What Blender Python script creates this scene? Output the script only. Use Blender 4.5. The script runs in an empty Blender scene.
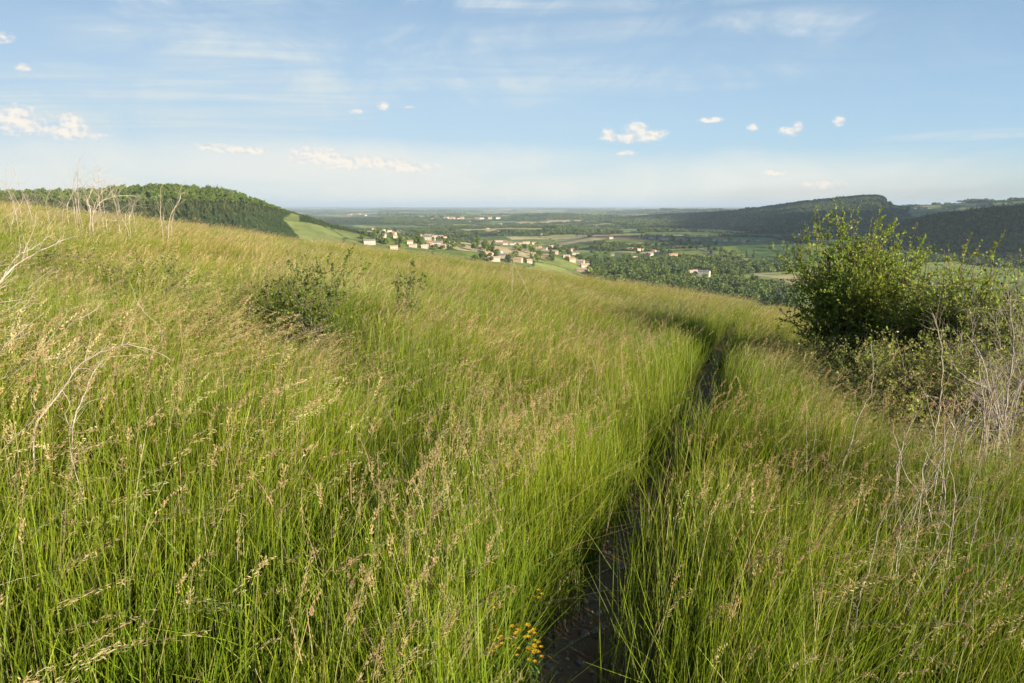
import bpy, bmesh, math, random
import numpy as np
from mathutils import Vector, noise as mnoise

rng = np.random.default_rng(7)
random.seed(7)
C = bpy.context.scene.collection
SC = bpy.context.scene

# ------------------------------------------------------------------ camera geometry
F, CX, CY, HZ = 682.67, 512.0, 341.5, 205.0
PITCH = math.atan((CY - HZ) / F)
EYE = 1.65
CP, SP = math.cos(PITCH), math.sin(PITCH)

def ray(px, py):
    k = CY - py
    return np.array([px - CX, F * CP + k * SP, -F * SP + k * CP])

def azel(px, py):
    d = ray(px, py)
    return math.atan2(d[0], d[1]), d[2] / math.hypot(d[0], d[1])

def project(x, y, z):
    z = z - EYE
    dep = y * CP - z * SP
    up = y * SP + z * CP
    dep = np.where(dep > .01, dep, .01)
    return CX + F * x / dep, CY - F * up / dep

def pt_depth(px, py, dist):
    """world point on the pixel's ray at the horizontal distance dist"""
    d = ray(px, py)
    k = dist / math.hypot(d[0], d[1])
    return Vector((d[0] * k, d[1] * k, EYE + d[2] * k))

# ------------------------------------------------------------------ value noise
def hash2(ix, iy, s):
    h = (ix * 374761393 + iy * 668265263 + s * 974634777) & 0x7fffffff
    h = ((h ^ (h >> 13)) * 1274126177) & 0x7fffffff
    return ((h ^ (h >> 16)) & 0xffff) / 65535.0

def vnoise(x, y, s=0):
    x = np.asarray(x, float); y = np.asarray(y, float)
    ix = np.floor(x).astype(np.int64); iy = np.floor(y).astype(np.int64)
    fx = x - ix; fy = y - iy
    fx = fx * fx * (3 - 2 * fx); fy = fy * fy * (3 - 2 * fy)
    a = hash2(ix, iy, s); b = hash2(ix + 1, iy, s); c = hash2(ix, iy + 1, s); d = hash2(ix + 1, iy + 1, s)
    return (a + (b - a) * fx) * (1 - fy) + (c + (d - c) * fx) * fy

def fbm(x, y, s=0, o=4):
    v = 0; a = .5; t = 0
    for k in range(o):
        v = v + a * vnoise(np.asarray(x) * 2 ** k, np.asarray(y) * 2 ** k, s + k * 17); t += a; a *= .5
    return v / t

def smooth(a, b, x):
    t = np.clip((x - a) / (b - a), 0, 1)
    return t * t * (3 - 2 * t)

# ------------------------------------------------------------------ terrain height
def near_h(x, y):
    xe = 45 * np.tanh(x / 45); ye = np.where(y > -60, y, -60)
    z = -.048 * ye - .14 * xe
    z = z + .16 * (fbm(x / 5, y / 5, 3) - .5) + .10 * (fbm(x / 1.3, y / 1.3, 9, 2) - .5) * smooth(1, 4, np.hypot(x, y))
    s = np.maximum(0, np.sqrt(np.maximum(y, 0) ** 2 + (.6 * x) ** 2) - 27)
    return z - np.where(s < 26, .006 * s * s, .006 * 676 + .312 * (s - 26))

FLOOR = EYE - 115
def floor_h(x, y):
    r = np.hypot(x, y)
    return FLOOR + 46 * (fbm(x / 1100, y / 700, 31, 3) - .48) * smooth(500, 1800, r) + 5 * (fbm(x / 220, y / 220, 33) - .5)

# hills: (px, py of the bare ground on the crest), distance of the crest, near width, far width
HILLS = [
  # left wooded hill that runs down into the village spur
  dict(pts=[(-500,205),(-200,200),(0,194),(60,194),(110,191),(150,188),(180,188),(215,190),(235,194),(250,198),(270,205),(290,211.5),(310,217),(330,224),(350,229),(370,233),(420,238),(470,243),(520,249),(560,258),(600,270),(640,290)],
       r=1150, wn=620, wf=700, e=1.5),
  # mesa with the cliff
  dict(pts=[(480,224),(560,222),(620,219),(660,216),(700,214),(730,212),(760,208.5),(800,203),(830,199.5),(850,197.5),(876,196),(881,198),(884,203),(890,206.5),(905,208.5),(930,210),(960,213),(1100,220)],
       r=5000, wn=2650, wf=2500, e=1.15),
  # far ridges
  dict(pts=[(470,218),(520,215),(560,214),(600,213.5),(630,211.5),(680,209.5),(700,209.5),(740,211),(780,210),(900,212),(1100,214)], r=9500, wn=2500, wf=5000, e=1.3),
  dict(pts=[(480,222),(520,215.5),(545,214),(570,214.5),(600,217),(640,223)], r=5600, wn=900, wf=1200, e=1.5),
  # low swells of the valley floor
  dict(pts=[(545,246),(590,238),(640,235),(700,237),(770,240),(830,246),(880,252)], r=2050, wn=420, wf=600, e=1.3),
  dict(pts=[(625,260),(670,251),(715,247),(770,244),(820,244),(870,254)], r=1520, wn=260, wf=420, e=1.3),
  dict(pts=[(400,238),(450,231),(510,228),(570,229),(630,238)], r=2900, wn=600, wf=900, e=1.3),
  # right far plateau
  dict(pts=[(820,214),(880,207),(940,205),(960,203),(985,201),(1024,199.5),(1150,199),(1400,203)], r=7200, wn=2600, wf=4000, e=1.3),
  # near dark wooded hill at right
  dict(pts=[(840,262),(870,240),(890,229),(910,223),(940,217),(980,212.5),(1010,209.5),(1024,208),(1100,205),(1400,200)], r=2000, wn=640, wf=1500, e=1.2),
]
for h in HILLS:
    a = []; t = []
    for px, py in h['pts']:
        A, E = azel(px, py); a.append(A); t.append(E)
    h['a'] = np.array(a); h['t'] = np.array(t)

def far_h(x, y):
    r = np.hypot(x, y) + 1e-6; a = np.arctan2(x, y)
    fl = floor_h(x, y)
    z = fl
    for i, h in enumerate(HILLS):
        zc = EYE + h['r'] * np.interp(a, h['a'], h['t'])
        fade = smooth(h['a'][0] - .25, h['a'][0], a) * (1 - smooth(h['a'][-1], h['a'][-1] + .25, a))
        d = r - h['r']
        p = np.where(d < 0, 1 + d / h['wn'], 1 - d / h['wf'])
        p = np.clip(p, 0, 1)
        p = p ** h['e']
        p = p * p * (3 - 2 * p) * .6 + p * .4
        n = (fbm(x / (h['r'] * .09), y / (h['r'] * .09), 50 + i) - .5) * .30 * (1 - p) * smooth(0, .3, p)
        hi = fl + np.maximum(zc - fl, 0) * np.clip(p + n, 0, 1) * fade
        z = np.maximum(z, hi)
    return z

def ground(x, y):
    x = np.asarray(x, float); y = np.asarray(y, float)
    nh = near_h(x, y); fh = far_h(x, y); r = np.hypot(x, y)
    k = 6.0
    big = np.maximum(nh, fh); d = np.abs(nh - fh)
    z = big + np.where(d < k, (k - d) ** 2 / (4 * k), 0)
    z = np.where(r < 45, nh, nh + (z - nh) * smooth(45, 90, r))
    back = smooth(0, -400, y)
    return z * (1 - back) + back * np.minimum(nh, 12) if np.ndim(z) else float(z * (1 - back) + back * min(nh, 12))

def hit(px, py, rmin=250, rmax=44000):
    """first ground point on the pixel's ray beyond rmin"""
    d = ray(px, py); L = math.hypot(d[0], d[1])
    r = np.geomspace(rmin, rmax, 4000)
    x = d[0] / L * r; y = d[1] / L * r; z = EYE + d[2] / L * r
    g = ground(x, y)
    k = np.nonzero(g >= z)[0]
    k = k[0] if len(k) else len(r) - 1
    return Vector((x[k], y[k], g[k])), r[k]

def gz(x, y):
    return float(ground(np.array([x]), np.array([y]))[0])

def hit_near(px, py, h=0.):
    d = ray(px, py); L = math.hypot(d[0], d[1])
    r = np.linspace(.8, 60, 4000)
    x = d[0] / L * r; y = d[1] / L * r; z = EYE + d[2] / L * r
    g = near_h(x, y) + h
    k = np.nonzero(g >= z)[0]
    k = k[0] if len(k) else len(r) - 1
    return Vector((x[k], y[k], g[k] - h))

# ------------------------------------------------------------------ node helpers
def mat(name):
    m = bpy.data.materials.new(name); m.use_nodes = True
    m.node_tree.nodes.clear()
    return m, m.node_tree

class NT:
    def __init__(s, nt): s.nt = nt
    def n(s, t, **kw):
        nd = s.nt.nodes.new(t)
        for k, v in kw.items():
            if k.startswith('_'): setattr(nd, k[1:], v)
        return nd
    def put(s, sock, v):
        if isinstance(v, bpy.types.NodeSocket): s.nt.links.new(v, sock)
        else: sock.default_value = v
    def m(s, op, a, b=0., c=None, clamp=False):
        nd = s.nt.nodes.new('ShaderNodeMath'); nd.operation = op; nd.use_clamp = clamp
        s.put(nd.inputs[0], a); s.put(nd.inputs[1], b)
        if c is not None: s.put(nd.inputs[2], c)
        return nd.outputs[0]
    def mix(s, f, a, b, bt='MIX'):
        nd = s.nt.nodes.new('ShaderNodeMix'); nd.data_type = 'RGBA'; nd.blend_type = bt
        s.put(nd.inputs[0], f); s.put(nd.inputs[6], a); s.put(nd.inputs[7], b)
        return nd.outputs[2]
    def noise(s, vec, scale, detail=4, rough=.55, dist=0.):
        nd = s.nt.nodes.new('ShaderNodeTexNoise')
        if vec is not None: s.nt.links.new(vec, nd.inputs['Vector'])
        nd.inputs['Scale'].default_value = scale; nd.inputs['Detail'].default_value = detail
        nd.inputs['Roughness'].default_value = rough; nd.inputs['Distortion'].default_value = dist
        return nd.outputs[0]
    def ramp(s, v, a, b, smoothm=True):
        nd = s.nt.nodes.new('ShaderNodeMapRange'); nd.interpolation_type = 'SMOOTHSTEP' if smoothm else 'LINEAR'
        s.put(nd.inputs[0], v); nd.inputs[1].default_value = a; nd.inputs[2].default_value = b
        return nd.outputs[0]

def rgb(*c): return (c[0], c[1], c[2], 1.)

def leaf_mat(name, tint, var=.35, trans=.38, rough=.5, posscale=.35, tint2=None, vec_obj=False):
    """foliage: vertex colour x tint, patchy variation over the ground, translucent"""
    m, nt = mat(name); N = NT(nt)
    at = N.n('ShaderNodeVertexColor'); at.layer_name = 'Col'
    geo = N.n('ShaderNodeNewGeometry')
    n1 = N.noise(geo.outputs['Position'], posscale, 3)
    f = N.ramp(n1, .3, .7)
    base = N.mix(1., at.outputs[0], rgb(*tint), 'MULTIPLY')
    b2 = N.mix(1., at.outputs[0], rgb(*(tint2 or tint)), 'MULTIPLY')
    col = N.mix(f, base, b2)
    hs = N.n('ShaderNodeHueSaturation'); 
    nt.links.new(col, hs.inputs['Color'])
    oi = N.n('ShaderNodeObjectInfo')
    v = N.m('MULTIPLY_ADD', oi.outputs['Random'], var, 1 - var * .5)
    nt.links.new(v, hs.inputs['Value'])
    hue = N.m('MULTIPLY_ADD', oi.outputs['Random'], -.03, .515); nt.links.new(hue, hs.inputs['Hue'])
    p = N.n('ShaderNodeBsdfPrincipled'); nt.links.new(hs.outputs[0], p.inputs['Base Color'])
    p.inputs['Roughness'].default_value = rough; p.inputs['Specular IOR Level'].default_value = .25
    t = N.n('ShaderNodeBsdfTranslucent'); nt.links.new(hs.outputs[0], t.inputs['Color'])
    ms = N.n('ShaderNodeMixShader'); ms.inputs[0].default_value = trans
    nt.links.new(p.outputs[0], ms.inputs[1]); nt.links.new(t.outputs[0], ms.inputs[2])
    o = N.n('ShaderNodeOutputMaterial'); nt.links.new(ms.outputs[0], o.inputs[0])
    return m

def solid_mat(name, c1, c2=None, scale=6., rough=.8, spec=.3, bump=0., bscale=40.):
    m, nt = mat(name); N = NT(nt)
    tc = N.n('ShaderNodeTexCoord')
    n1 = N.noise(tc.outputs['Object'], scale, 5, .6)
    col = N.mix(N.ramp(n1, .32, .68), rgb(*c1), rgb(*(c2 or [k * .7 for k in c1])))
    p = N.n('ShaderNodeBsdfPrincipled'); nt.links.new(col, p.inputs['Base Color'])
    p.inputs['Roughness'].default_value = rough; p.inputs['Specular IOR Level'].default_value = spec
    if bump:
        b = N.n('ShaderNodeBump'); b.inputs['Strength'].default_value = bump
        nt.links.new(N.noise(tc.outputs['Object'], bscale, 4), b.inputs['Height']); nt.links.new(b.outputs[0], p.inputs['Normal'])
    o = N.n('ShaderNodeOutputMaterial'); nt.links.new(p.outputs[0], o.inputs[0])
    return m

# ------------------------------------------------------------------ mesh helpers
def build(name, V, Fc, m=None, col=None, parent=None, link=True, smooth_sh=False, mi=None):
    me = bpy.data.meshes.new(name)
    V = np.asarray(V, np.float32)
    if isinstance(Fc, np.ndarray):
        k = Fc.shape[1]
        me.vertices.add(len(V)); me.vertices.foreach_set('co', V.ravel())
        me.loops.add(Fc.size); me.loops.foreach_set('vertex_index', Fc.astype(np.int32).ravel())
        me.polygons.add(len(Fc)); me.polygons.foreach_set('loop_start', np.arange(0, Fc.size, k, dtype=np.int32))
        me.update(calc_edges=True)
    else:
        me.from_pydata([tuple(map(float, v)) for v in V], [], Fc)
    if col is not None:
        a = me.color_attributes.new('Col', 'FLOAT_COLOR', 'POINT')
        cc = np.ones((len(V), 4), np.float32); cc[:, :3] = col
        a.data.foreach_set('color', cc.ravel())
    for q in (m if isinstance(m, list) else [m]):
        if q: me.materials.append(q)
    if mi is not None: me.polygons.foreach_set('material_index', np.asarray(mi, np.int32))
    if smooth_sh: me.polygons.foreach_set('use_smooth', np.ones(len(me.polygons), bool))
    me.validate()
    o = bpy.data.objects.new(name, me)
    if link: C.objects.link(o)
    if parent is not None: o.parent = parent
    return o

def tag(o, label=None, cat=None, group=None, kind=None):
    if label: o['label'] = label
    if cat: o['category'] = cat
    if group: o['group'] = group
    if kind: o['kind'] = kind
    return o

def empty(name, loc, rz=0., scale=1.):
    e = bpy.data.objects.new(name, None); C.objects.link(e)
    e.empty_display_size = .2
    e.location = loc; e.rotation_euler = (0, 0, rz); e.scale = (scale,) * 3
    return e

def dup(root, loc, rz=0., scale=1., label=None, group=None):
    r = root.copy(); C.objects.link(r); r.location = loc; r.rotation_euler = (0, 0, rz)
    r.scale = (scale,) * 3 if isinstance(scale, (int, float)) else scale
    if label: r['label'] = label
    if group: r['group'] = group
    for ch in list(root.children):
        c = ch.copy(); C.objects.link(c); c.parent = r
        for g in list(ch.children):
            d = g.copy(); C.objects.link(d); d.parent = c
    return r

class Acc:
    """collects triangles/quads (quads as 2 tris kept as quads where possible) with colours"""
    def __init__(s): s.v = []; s.f = []; s.c = []; s.n = 0
    def add(s, v, f, c):
        v = np.asarray(v, np.float32).reshape(-1, 3); f = np.asarray(f).reshape(-1, 4)
        s.v.append(v); s.f.append(f + s.n); s.c.append(np.broadcast_to(np.asarray(c, np.float32), v.shape)); s.n += len(v)
    def get(s): return np.concatenate(s.v), np.concatenate(s.f), np.concatenate(s.c)

def rot_z(v, a):
    c, s_ = np.cos(a), np.sin(a)
    return np.stack([v[..., 0] * c - v[..., 1] * s_, v[..., 0] * s_ + v[..., 1] * c, v[..., 2]], -1)

def ribbons(acc, base, L, W, lean_az, lean, c0, c1, S=4, curl=1.8, facing=None, tip=.12):
    """n grass blades; base (n,3), lean = horizontal reach / length; returns tip positions and directions"""
    n = len(L)
    t = np.linspace(0, 1, S + 1)[None, :]
    reach = lean[:, None] * L[:, None] * (.25 * t + .75 * t ** curl)
    hgt = L[:, None] * (t - .45 * lean[:, None] ** 2 * t ** 2 - .25 * np.maximum(lean[:, None] - .5, 0) * t ** 3)
    dx, dy = np.cos(lean_az)[:, None], np.sin(lean_az)[:, None]
    P = np.stack([base[:, 0:1] + dx * reach, base[:, 1:2] + dy * reach, base[:, 2:3] + hgt], -1)   # n,S+1,3
    fa = facing if facing is not None else rng.uniform(0, math.pi, n)
    tw = fa[:, None] + t * rng.uniform(-.8, .8, n)[:, None]
    wv = np.stack([np.cos(tw), np.sin(tw), np.zeros_like(tw)], -1)
    prof = (1 - (1 - tip) * t ** 1.7) * np.minimum(1, .55 + t * 2)
    w = (W[:, None] * prof)[..., None] * .5
    Vv = np.stack([P - wv * w, P + wv * w], 2).reshape(n, (S + 1) * 2, 3)
    q = np.array([[2 * k, 2 * k + 1, 2 * k + 3, 2 * k + 2] for k in range(S)])
    Fq = (np.arange(n)[:, None, None] * (S + 1) * 2 + q[None]).reshape(-1, 4)
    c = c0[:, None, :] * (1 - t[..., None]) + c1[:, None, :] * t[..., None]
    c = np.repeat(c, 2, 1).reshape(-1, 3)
    acc.add(Vv.reshape(-1, 3), Fq, c)
    return P

def diamonds(acc, P, D, L, W, c):
    """small spikelets/leaves: two crossed diamonds each along D"""
    n = len(P)
    D = D / (np.linalg.norm(D, axis=1, keepdims=True) + 1e-9)
    r = rng.normal(size=(n, 3)); A = np.cross(D, r); A /= np.linalg.norm(A, axis=1, keepdims=True) + 1e-9
    B = np.cross(D, A)
    for X in (A, B):
        v = np.stack([P, P + D * L[:, None] * .45 - X * W[:, None] * .5, P + D * L[:, None], P + D * L[:, None] * .45 + X * W[:, None] * .5], 1)
        acc.add(v, np.arange(4 * n).reshape(n, 4), np.repeat(c[:, None, :], 4, 1).reshape(-1, 3))

def leaves(acc, P, D, L, W, c):
    n = len(P)
    D = D / (np.linalg.norm(D, axis=1, keepdims=True) + 1e-9)
    r = rng.normal(size=(n, 3)); A = np.cross(D, r); A /= np.linalg.norm(A, axis=1, keepdims=True) + 1e-9
    v = np.stack([P, P + D * L[:, None] * .5 - A * W[:, None] * .5, P + D * L[:, None], P + D * L[:, None] * .5 + A * W[:, None] * .5], 1)
    acc.add(v, np.arange(4 * n).reshape(n, 4), np.repeat(c[:, None, :], 4, 1).reshape(-1, 3))

def vary(c, n, k=.2):
    c = np.asarray(c, float)[None]
    return np.clip(c * (1 + rng.uniform(-k, k, (n, 1))) * (1 + rng.uniform(-k * .35, k * .35, (n, 3))), 0, 1)

# ------------------------------------------------------------------ grass clumps
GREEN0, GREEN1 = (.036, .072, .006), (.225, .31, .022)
TAN, PINK, PALE, DRY = (.50, .43, .21), (.42, .33, .18), (.60, .56, .31), (.34, .28, .14)
WIND = 0.1          # wind blows towards +x

def clump(nb, nc, hb, hc, rad, head, lean=.25, dryf=.12, low=0, broad=0):
    a = Acc()
    def disc(n, k=1.):
        r = rad * k * np.sqrt(rng.uniform(0, 1, n)); th = rng.uniform(0, 2 * math.pi, n)
        return np.stack([r * np.cos(th), r * np.sin(th), np.full(n, -.04)], 1)
    # leaf blades
    L = rng.uniform(hb[0], hb[1], nb); b = disc(nb)
    dr = rng.uniform(0, 1, nb) < dryf
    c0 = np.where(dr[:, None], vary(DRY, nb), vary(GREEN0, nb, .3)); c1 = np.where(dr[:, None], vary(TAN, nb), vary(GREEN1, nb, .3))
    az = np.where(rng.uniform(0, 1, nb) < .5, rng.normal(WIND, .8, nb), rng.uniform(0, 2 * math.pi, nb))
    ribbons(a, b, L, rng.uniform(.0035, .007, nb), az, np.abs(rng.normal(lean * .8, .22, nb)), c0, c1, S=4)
    # fine low blades / thatch
    if low:
        L = rng.uniform(.12, .38, low); b = disc(low)
        dr = rng.uniform(0, 1, low) < .45
        ribbons(a, b, L, rng.uniform(.003, .006, low), rng.uniform(0, 6.28, low), np.abs(rng.normal(.5, .35, low)),
                np.where(dr[:, None], vary(DRY, low), vary(GREEN0, low)), np.where(dr[:, None], vary(TAN, low), vary(GREEN1, low)), S=2)
    if broad:      # leafy herbs: leaves of several sizes up a few stems
        st = 5; L = rng.uniform(.35, .75, st); b = disc(st)
        P = ribbons(a, b, L, np.full(st, .004), rng.uniform(0, 6.28, st), rng.uniform(.05, .4, st), vary((.10, .12, .03), st), vary((.14, .2, .03), st), S=8, tip=.4)
        k = rng.integers(0, st, broad); j = rng.integers(1, 9, broad)
        ribbons(a, P[k, j], rng.uniform(.04, .13, broad) * (1.3 - j / 10), rng.uniform(.010, .024, broad), rng.uniform(0, 6.28, broad), rng.uniform(.5, 1., broad),
                vary((.08, .15, .02), broad, .3), vary((.15, .26, .035), broad, .3), S=3)
    # culms with heads
    if nc:
        L = rng.uniform(hc[0], hc[1], nc); b = disc(nc)
        az = rng.normal(WIND, .45, nc); ln = np.clip(rng.normal(lean, .12, nc), .02, .9)
        P = ribbons(a, b, L, np.full(nc, .0026), az, ln, vary((.10, .17, .03), nc), vary((.42, .38, .17), nc), S=6, curl=2.4, tip=.5)
        for i in range(nc):
            kind = head if head != 'mix' else ('spike' if rng.uniform() < .5 else 'nod')
            col = [TAN, PINK, PALE, (.34, .38, .12), TAN][rng.integers(0, 5)]
            tip = P[i, -1]; d = P[i, -1] - P[i, -2]; d /= np.linalg.norm(d)
            if kind == 'spike':
                k = 34; hl = rng.uniform(.08, .14)
                s_ = rng.uniform(0, 1, k)
                droop = np.array([math.cos(az[i]), math.sin(az[i]), -.15]) * .25
                pos = tip + d * (s_ * hl)[:, None] + droop[None] * (s_ ** 2 * hl)[:, None] + rng.normal(0, .0035, (k, 3))
                dd = d[None] + rng.normal(0, .28, (k, 3))
                diamonds(a, pos, dd, rng.uniform(.010, .018, k), rng.uniform(.0026, .0042, k), vary(col, k, .22))
            else:
                k = 36; hl = rng.uniform(.10, .16)
                s_ = rng.uniform(0, 1, k)
                wd = np.array([math.cos(az[i]), math.sin(az[i]), 0])
                axis = d[None] * (s_ * hl)[:, None] + (wd * .9 + np.array([0, 0, -.30]))[None] * (s_ ** 1.8 * hl * .5)[:, None]
                side = rng.normal(0, 1, (k, 3)) * np.array([.009, .009, .008]) * (1 - .55 * s_)[:, None] + wd[None] * rng.uniform(0, .018, (k, 1)) 
                pos = tip + axis + side
                dd = wd[None] * .5 + d[None] * .8 * (1 - s_)[:, None] + np.array([0, 0, -.15]) * s_[:, None] + rng.normal(0, .24, (k, 3))
                diamonds(a, pos, dd, rng.uniform(.011, .020, k), rng.uniform(.0020, .0032, k), vary(col, k, .22))
                # rachis
                kk = 5; ss = np.linspace(0, 1, kk)
                ax = tip + d[None] * (ss * hl)[:, None] + (wd * .9 + np.array([0, 0, -.30]))[None] * (ss ** 1.8 * hl * .5)[:, None]
                wv = np.array([-wd[1], wd[0], 0]) * .0009
                v = np.stack([ax - wv, ax + wv], 1).reshape(-1, 3)
                a.add(v, [[2 * q, 2 * q + 1, 2 * q + 3, 2 * q + 2] for q in range(kk - 1)], np.array(col) * .8)
    return a.get()

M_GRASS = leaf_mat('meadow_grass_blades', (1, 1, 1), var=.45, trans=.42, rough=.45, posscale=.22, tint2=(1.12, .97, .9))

protoC = bpy.data.collections.new('grass_clumps')       # not linked to the scene: only read by the meadow's node tree
def proto(name, data, m):
    V, Fq, c = data
    o = build(name, V, Fq, m, c, link=False)
    protoC.objects.link(o)
    return o
SPEC = []
for k in range(4): SPEC.append(('g', dict(nb=135, nc=3, hb=(.45, .95), hc=(.8, 1.05), rad=.26, head='mix', lean=.13, dryf=.06, low=30)))
for k in range(3): SPEC.append(('s', dict(nb=100, nc=11, hb=(.42, .88), hc=(.68, 1.0), rad=.26, head='spike', lean=.16, dryf=.12, low=30)))
for k in range(4): SPEC.append(('n', dict(nb=92, nc=11, hb=(.40, .85), hc=(.65, 1.0), rad=.28, head='nod', lean=.36, dryf=.2, low=30)))
for k in range(2): SPEC.append(('l', dict(nb=80, nc=1, hb=(.15, .40), hc=(.35, .5), rad=.2, head='spike', lean=.45, dryf=.12, low=60)))
for k in range(2): SPEC.append(('d', dict(nb=40, nc=16, hb=(.2, .55), hc=(.5, .9), rad=.28, head='nod', lean=.6, dryf=.7, low=50)))
for k in range(3): SPEC.append(('w', dict(nb=0, nc=2, hb=(.2, .5), hc=(.6, .9), rad=.22, head='spike', lean=.3, dryf=.1, low=40, broad=70)))
IDX = {}
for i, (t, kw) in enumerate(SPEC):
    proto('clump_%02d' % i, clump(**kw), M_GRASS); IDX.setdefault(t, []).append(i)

def instancer(name, coll, P, idx, R, S):
    """ONE object of stuff: points with attributes, instanced by its node tree"""
    me = bpy.data.meshes.new(name)
    me.vertices.add(len(P)); me.vertices.foreach_set('co', np.asarray(P, np.float32).ravel())
    a = me.attributes.new('idx', 'INT', 'POINT'); a.data.foreach_set('value', np.asarray(idx, np.int32))
    a = me.attributes.new('rot', 'FLOAT_VECTOR', 'POINT'); a.data.foreach_set('vector', np.asarray(R, np.float32).ravel())
    a = me.attributes.new('scl', 'FLOAT_VECTOR', 'POINT'); a.data.foreach_set('vector', np.asarray(S, np.float32).ravel())
    o = bpy.data.objects.new(name, me); C.objects.link(o)
    ng = bpy.data.node_groups.new(name + '_scatter', 'GeometryNodeTree')
    ng.interface.new_socket('Geometry', in_out='INPUT', socket_type='NodeSocketGeometry')
    ng.interface.new_socket('Geometry', in_out='OUTPUT', socket_type='NodeSocketGeometry')
    gi = ng.nodes.new('NodeGroupInput'); go = ng.nodes.new('NodeGroupOutput')
    ci = ng.nodes.new('GeometryNodeCollectionInfo'); ci.inputs['Collection'].default_value = coll
    ci.inputs['Separate Children'].default_value = True; ci.inputs['Reset Children'].default_value = True
    ip = ng.nodes.new('GeometryNodeInstanceOnPoints'); ip.inputs['Pick Instance'].default_value = True
    def att(n, t):
        q = ng.nodes.new('GeometryNodeInputNamedAttribute'); q.data_type = t; q.inputs[0].default_value = n
        return [s for s in q.outputs if s.enabled][0]
    L = ng.links
    mp = ng.nodes.new('GeometryNodeMeshToPoints')
    L.new(gi.outputs[0], mp.inputs['Mesh'])
    L.new(mp.outputs[0], ip.inputs['Points']); L.new(ci.outputs[0], ip.inputs['Instance'])
    L.new(att('idx', 'INT'), ip.inputs['Instance Index'])
    e2r = ng.nodes.new('FunctionNodeEulerToRotation'); L.new(att('rot', 'FLOAT_VECTOR'), e2r.inputs[0]); L.new(e2r.outputs[0], ip.inputs['Rotation'])
    L.new(att('scl', 'FLOAT_VECTOR'), ip.inputs['Scale'])
    L.new(ip.outputs[0], go.inputs[0])
    md = o.modifiers.new('scatter', 'NODES'); md.node_group = ng
    return o

# ------------------------------------------------------------------ path line
PATH_PX = [(540, 700), (550, 660), (569, 620), (592, 585), (617, 540), (639, 503), (659, 465), (675, 437), (690, 410), (699, 385), (706, 362), (716, 340), (732, 322), (752, 311), (775, 302)]
def _path():
    pts = [(.02, -3.), (.06, 0.), (.14, 1.2)]
    for px, py in PATH_PX:
        h = hit_near(px, py, .12 if py > 450 else .35)
        pts.append((h.x, h.y))
    out = [pts[0]]
    for p in pts[1:]:
        if p[1] > out[-1][1] + .2: out.append(p)
    out.append((out[-1][0] + 3.5, out[-1][1] + 5)); out.append((out[-1][0] + 6, out[-1][1] + 8))
    out = np.array(out)
    s = np.linspace(0, len(out) - 1, 400)
    x = np.interp(s, np.arange(len(out)), out[:, 0]); y = np.interp(s, np.arange(len(out)), out[:, 1])
    k = np.ones(15) / 15
    x[7:-7] = np.convolve(x, k, 'valid'); y[7:-7] = np.convolve(y, k, 'valid')
    return x, y
PX_, PY_ = _path()
def path_d(x, y):
    """signed offset from the path (+ is right of it)"""
    cx = np.interp(y, PY_, PX_); sl = np.interp(y, PY_, np.gradient(PX_, PY_))
    return (x - cx) / np.sqrt(1 + sl * sl)

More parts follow.
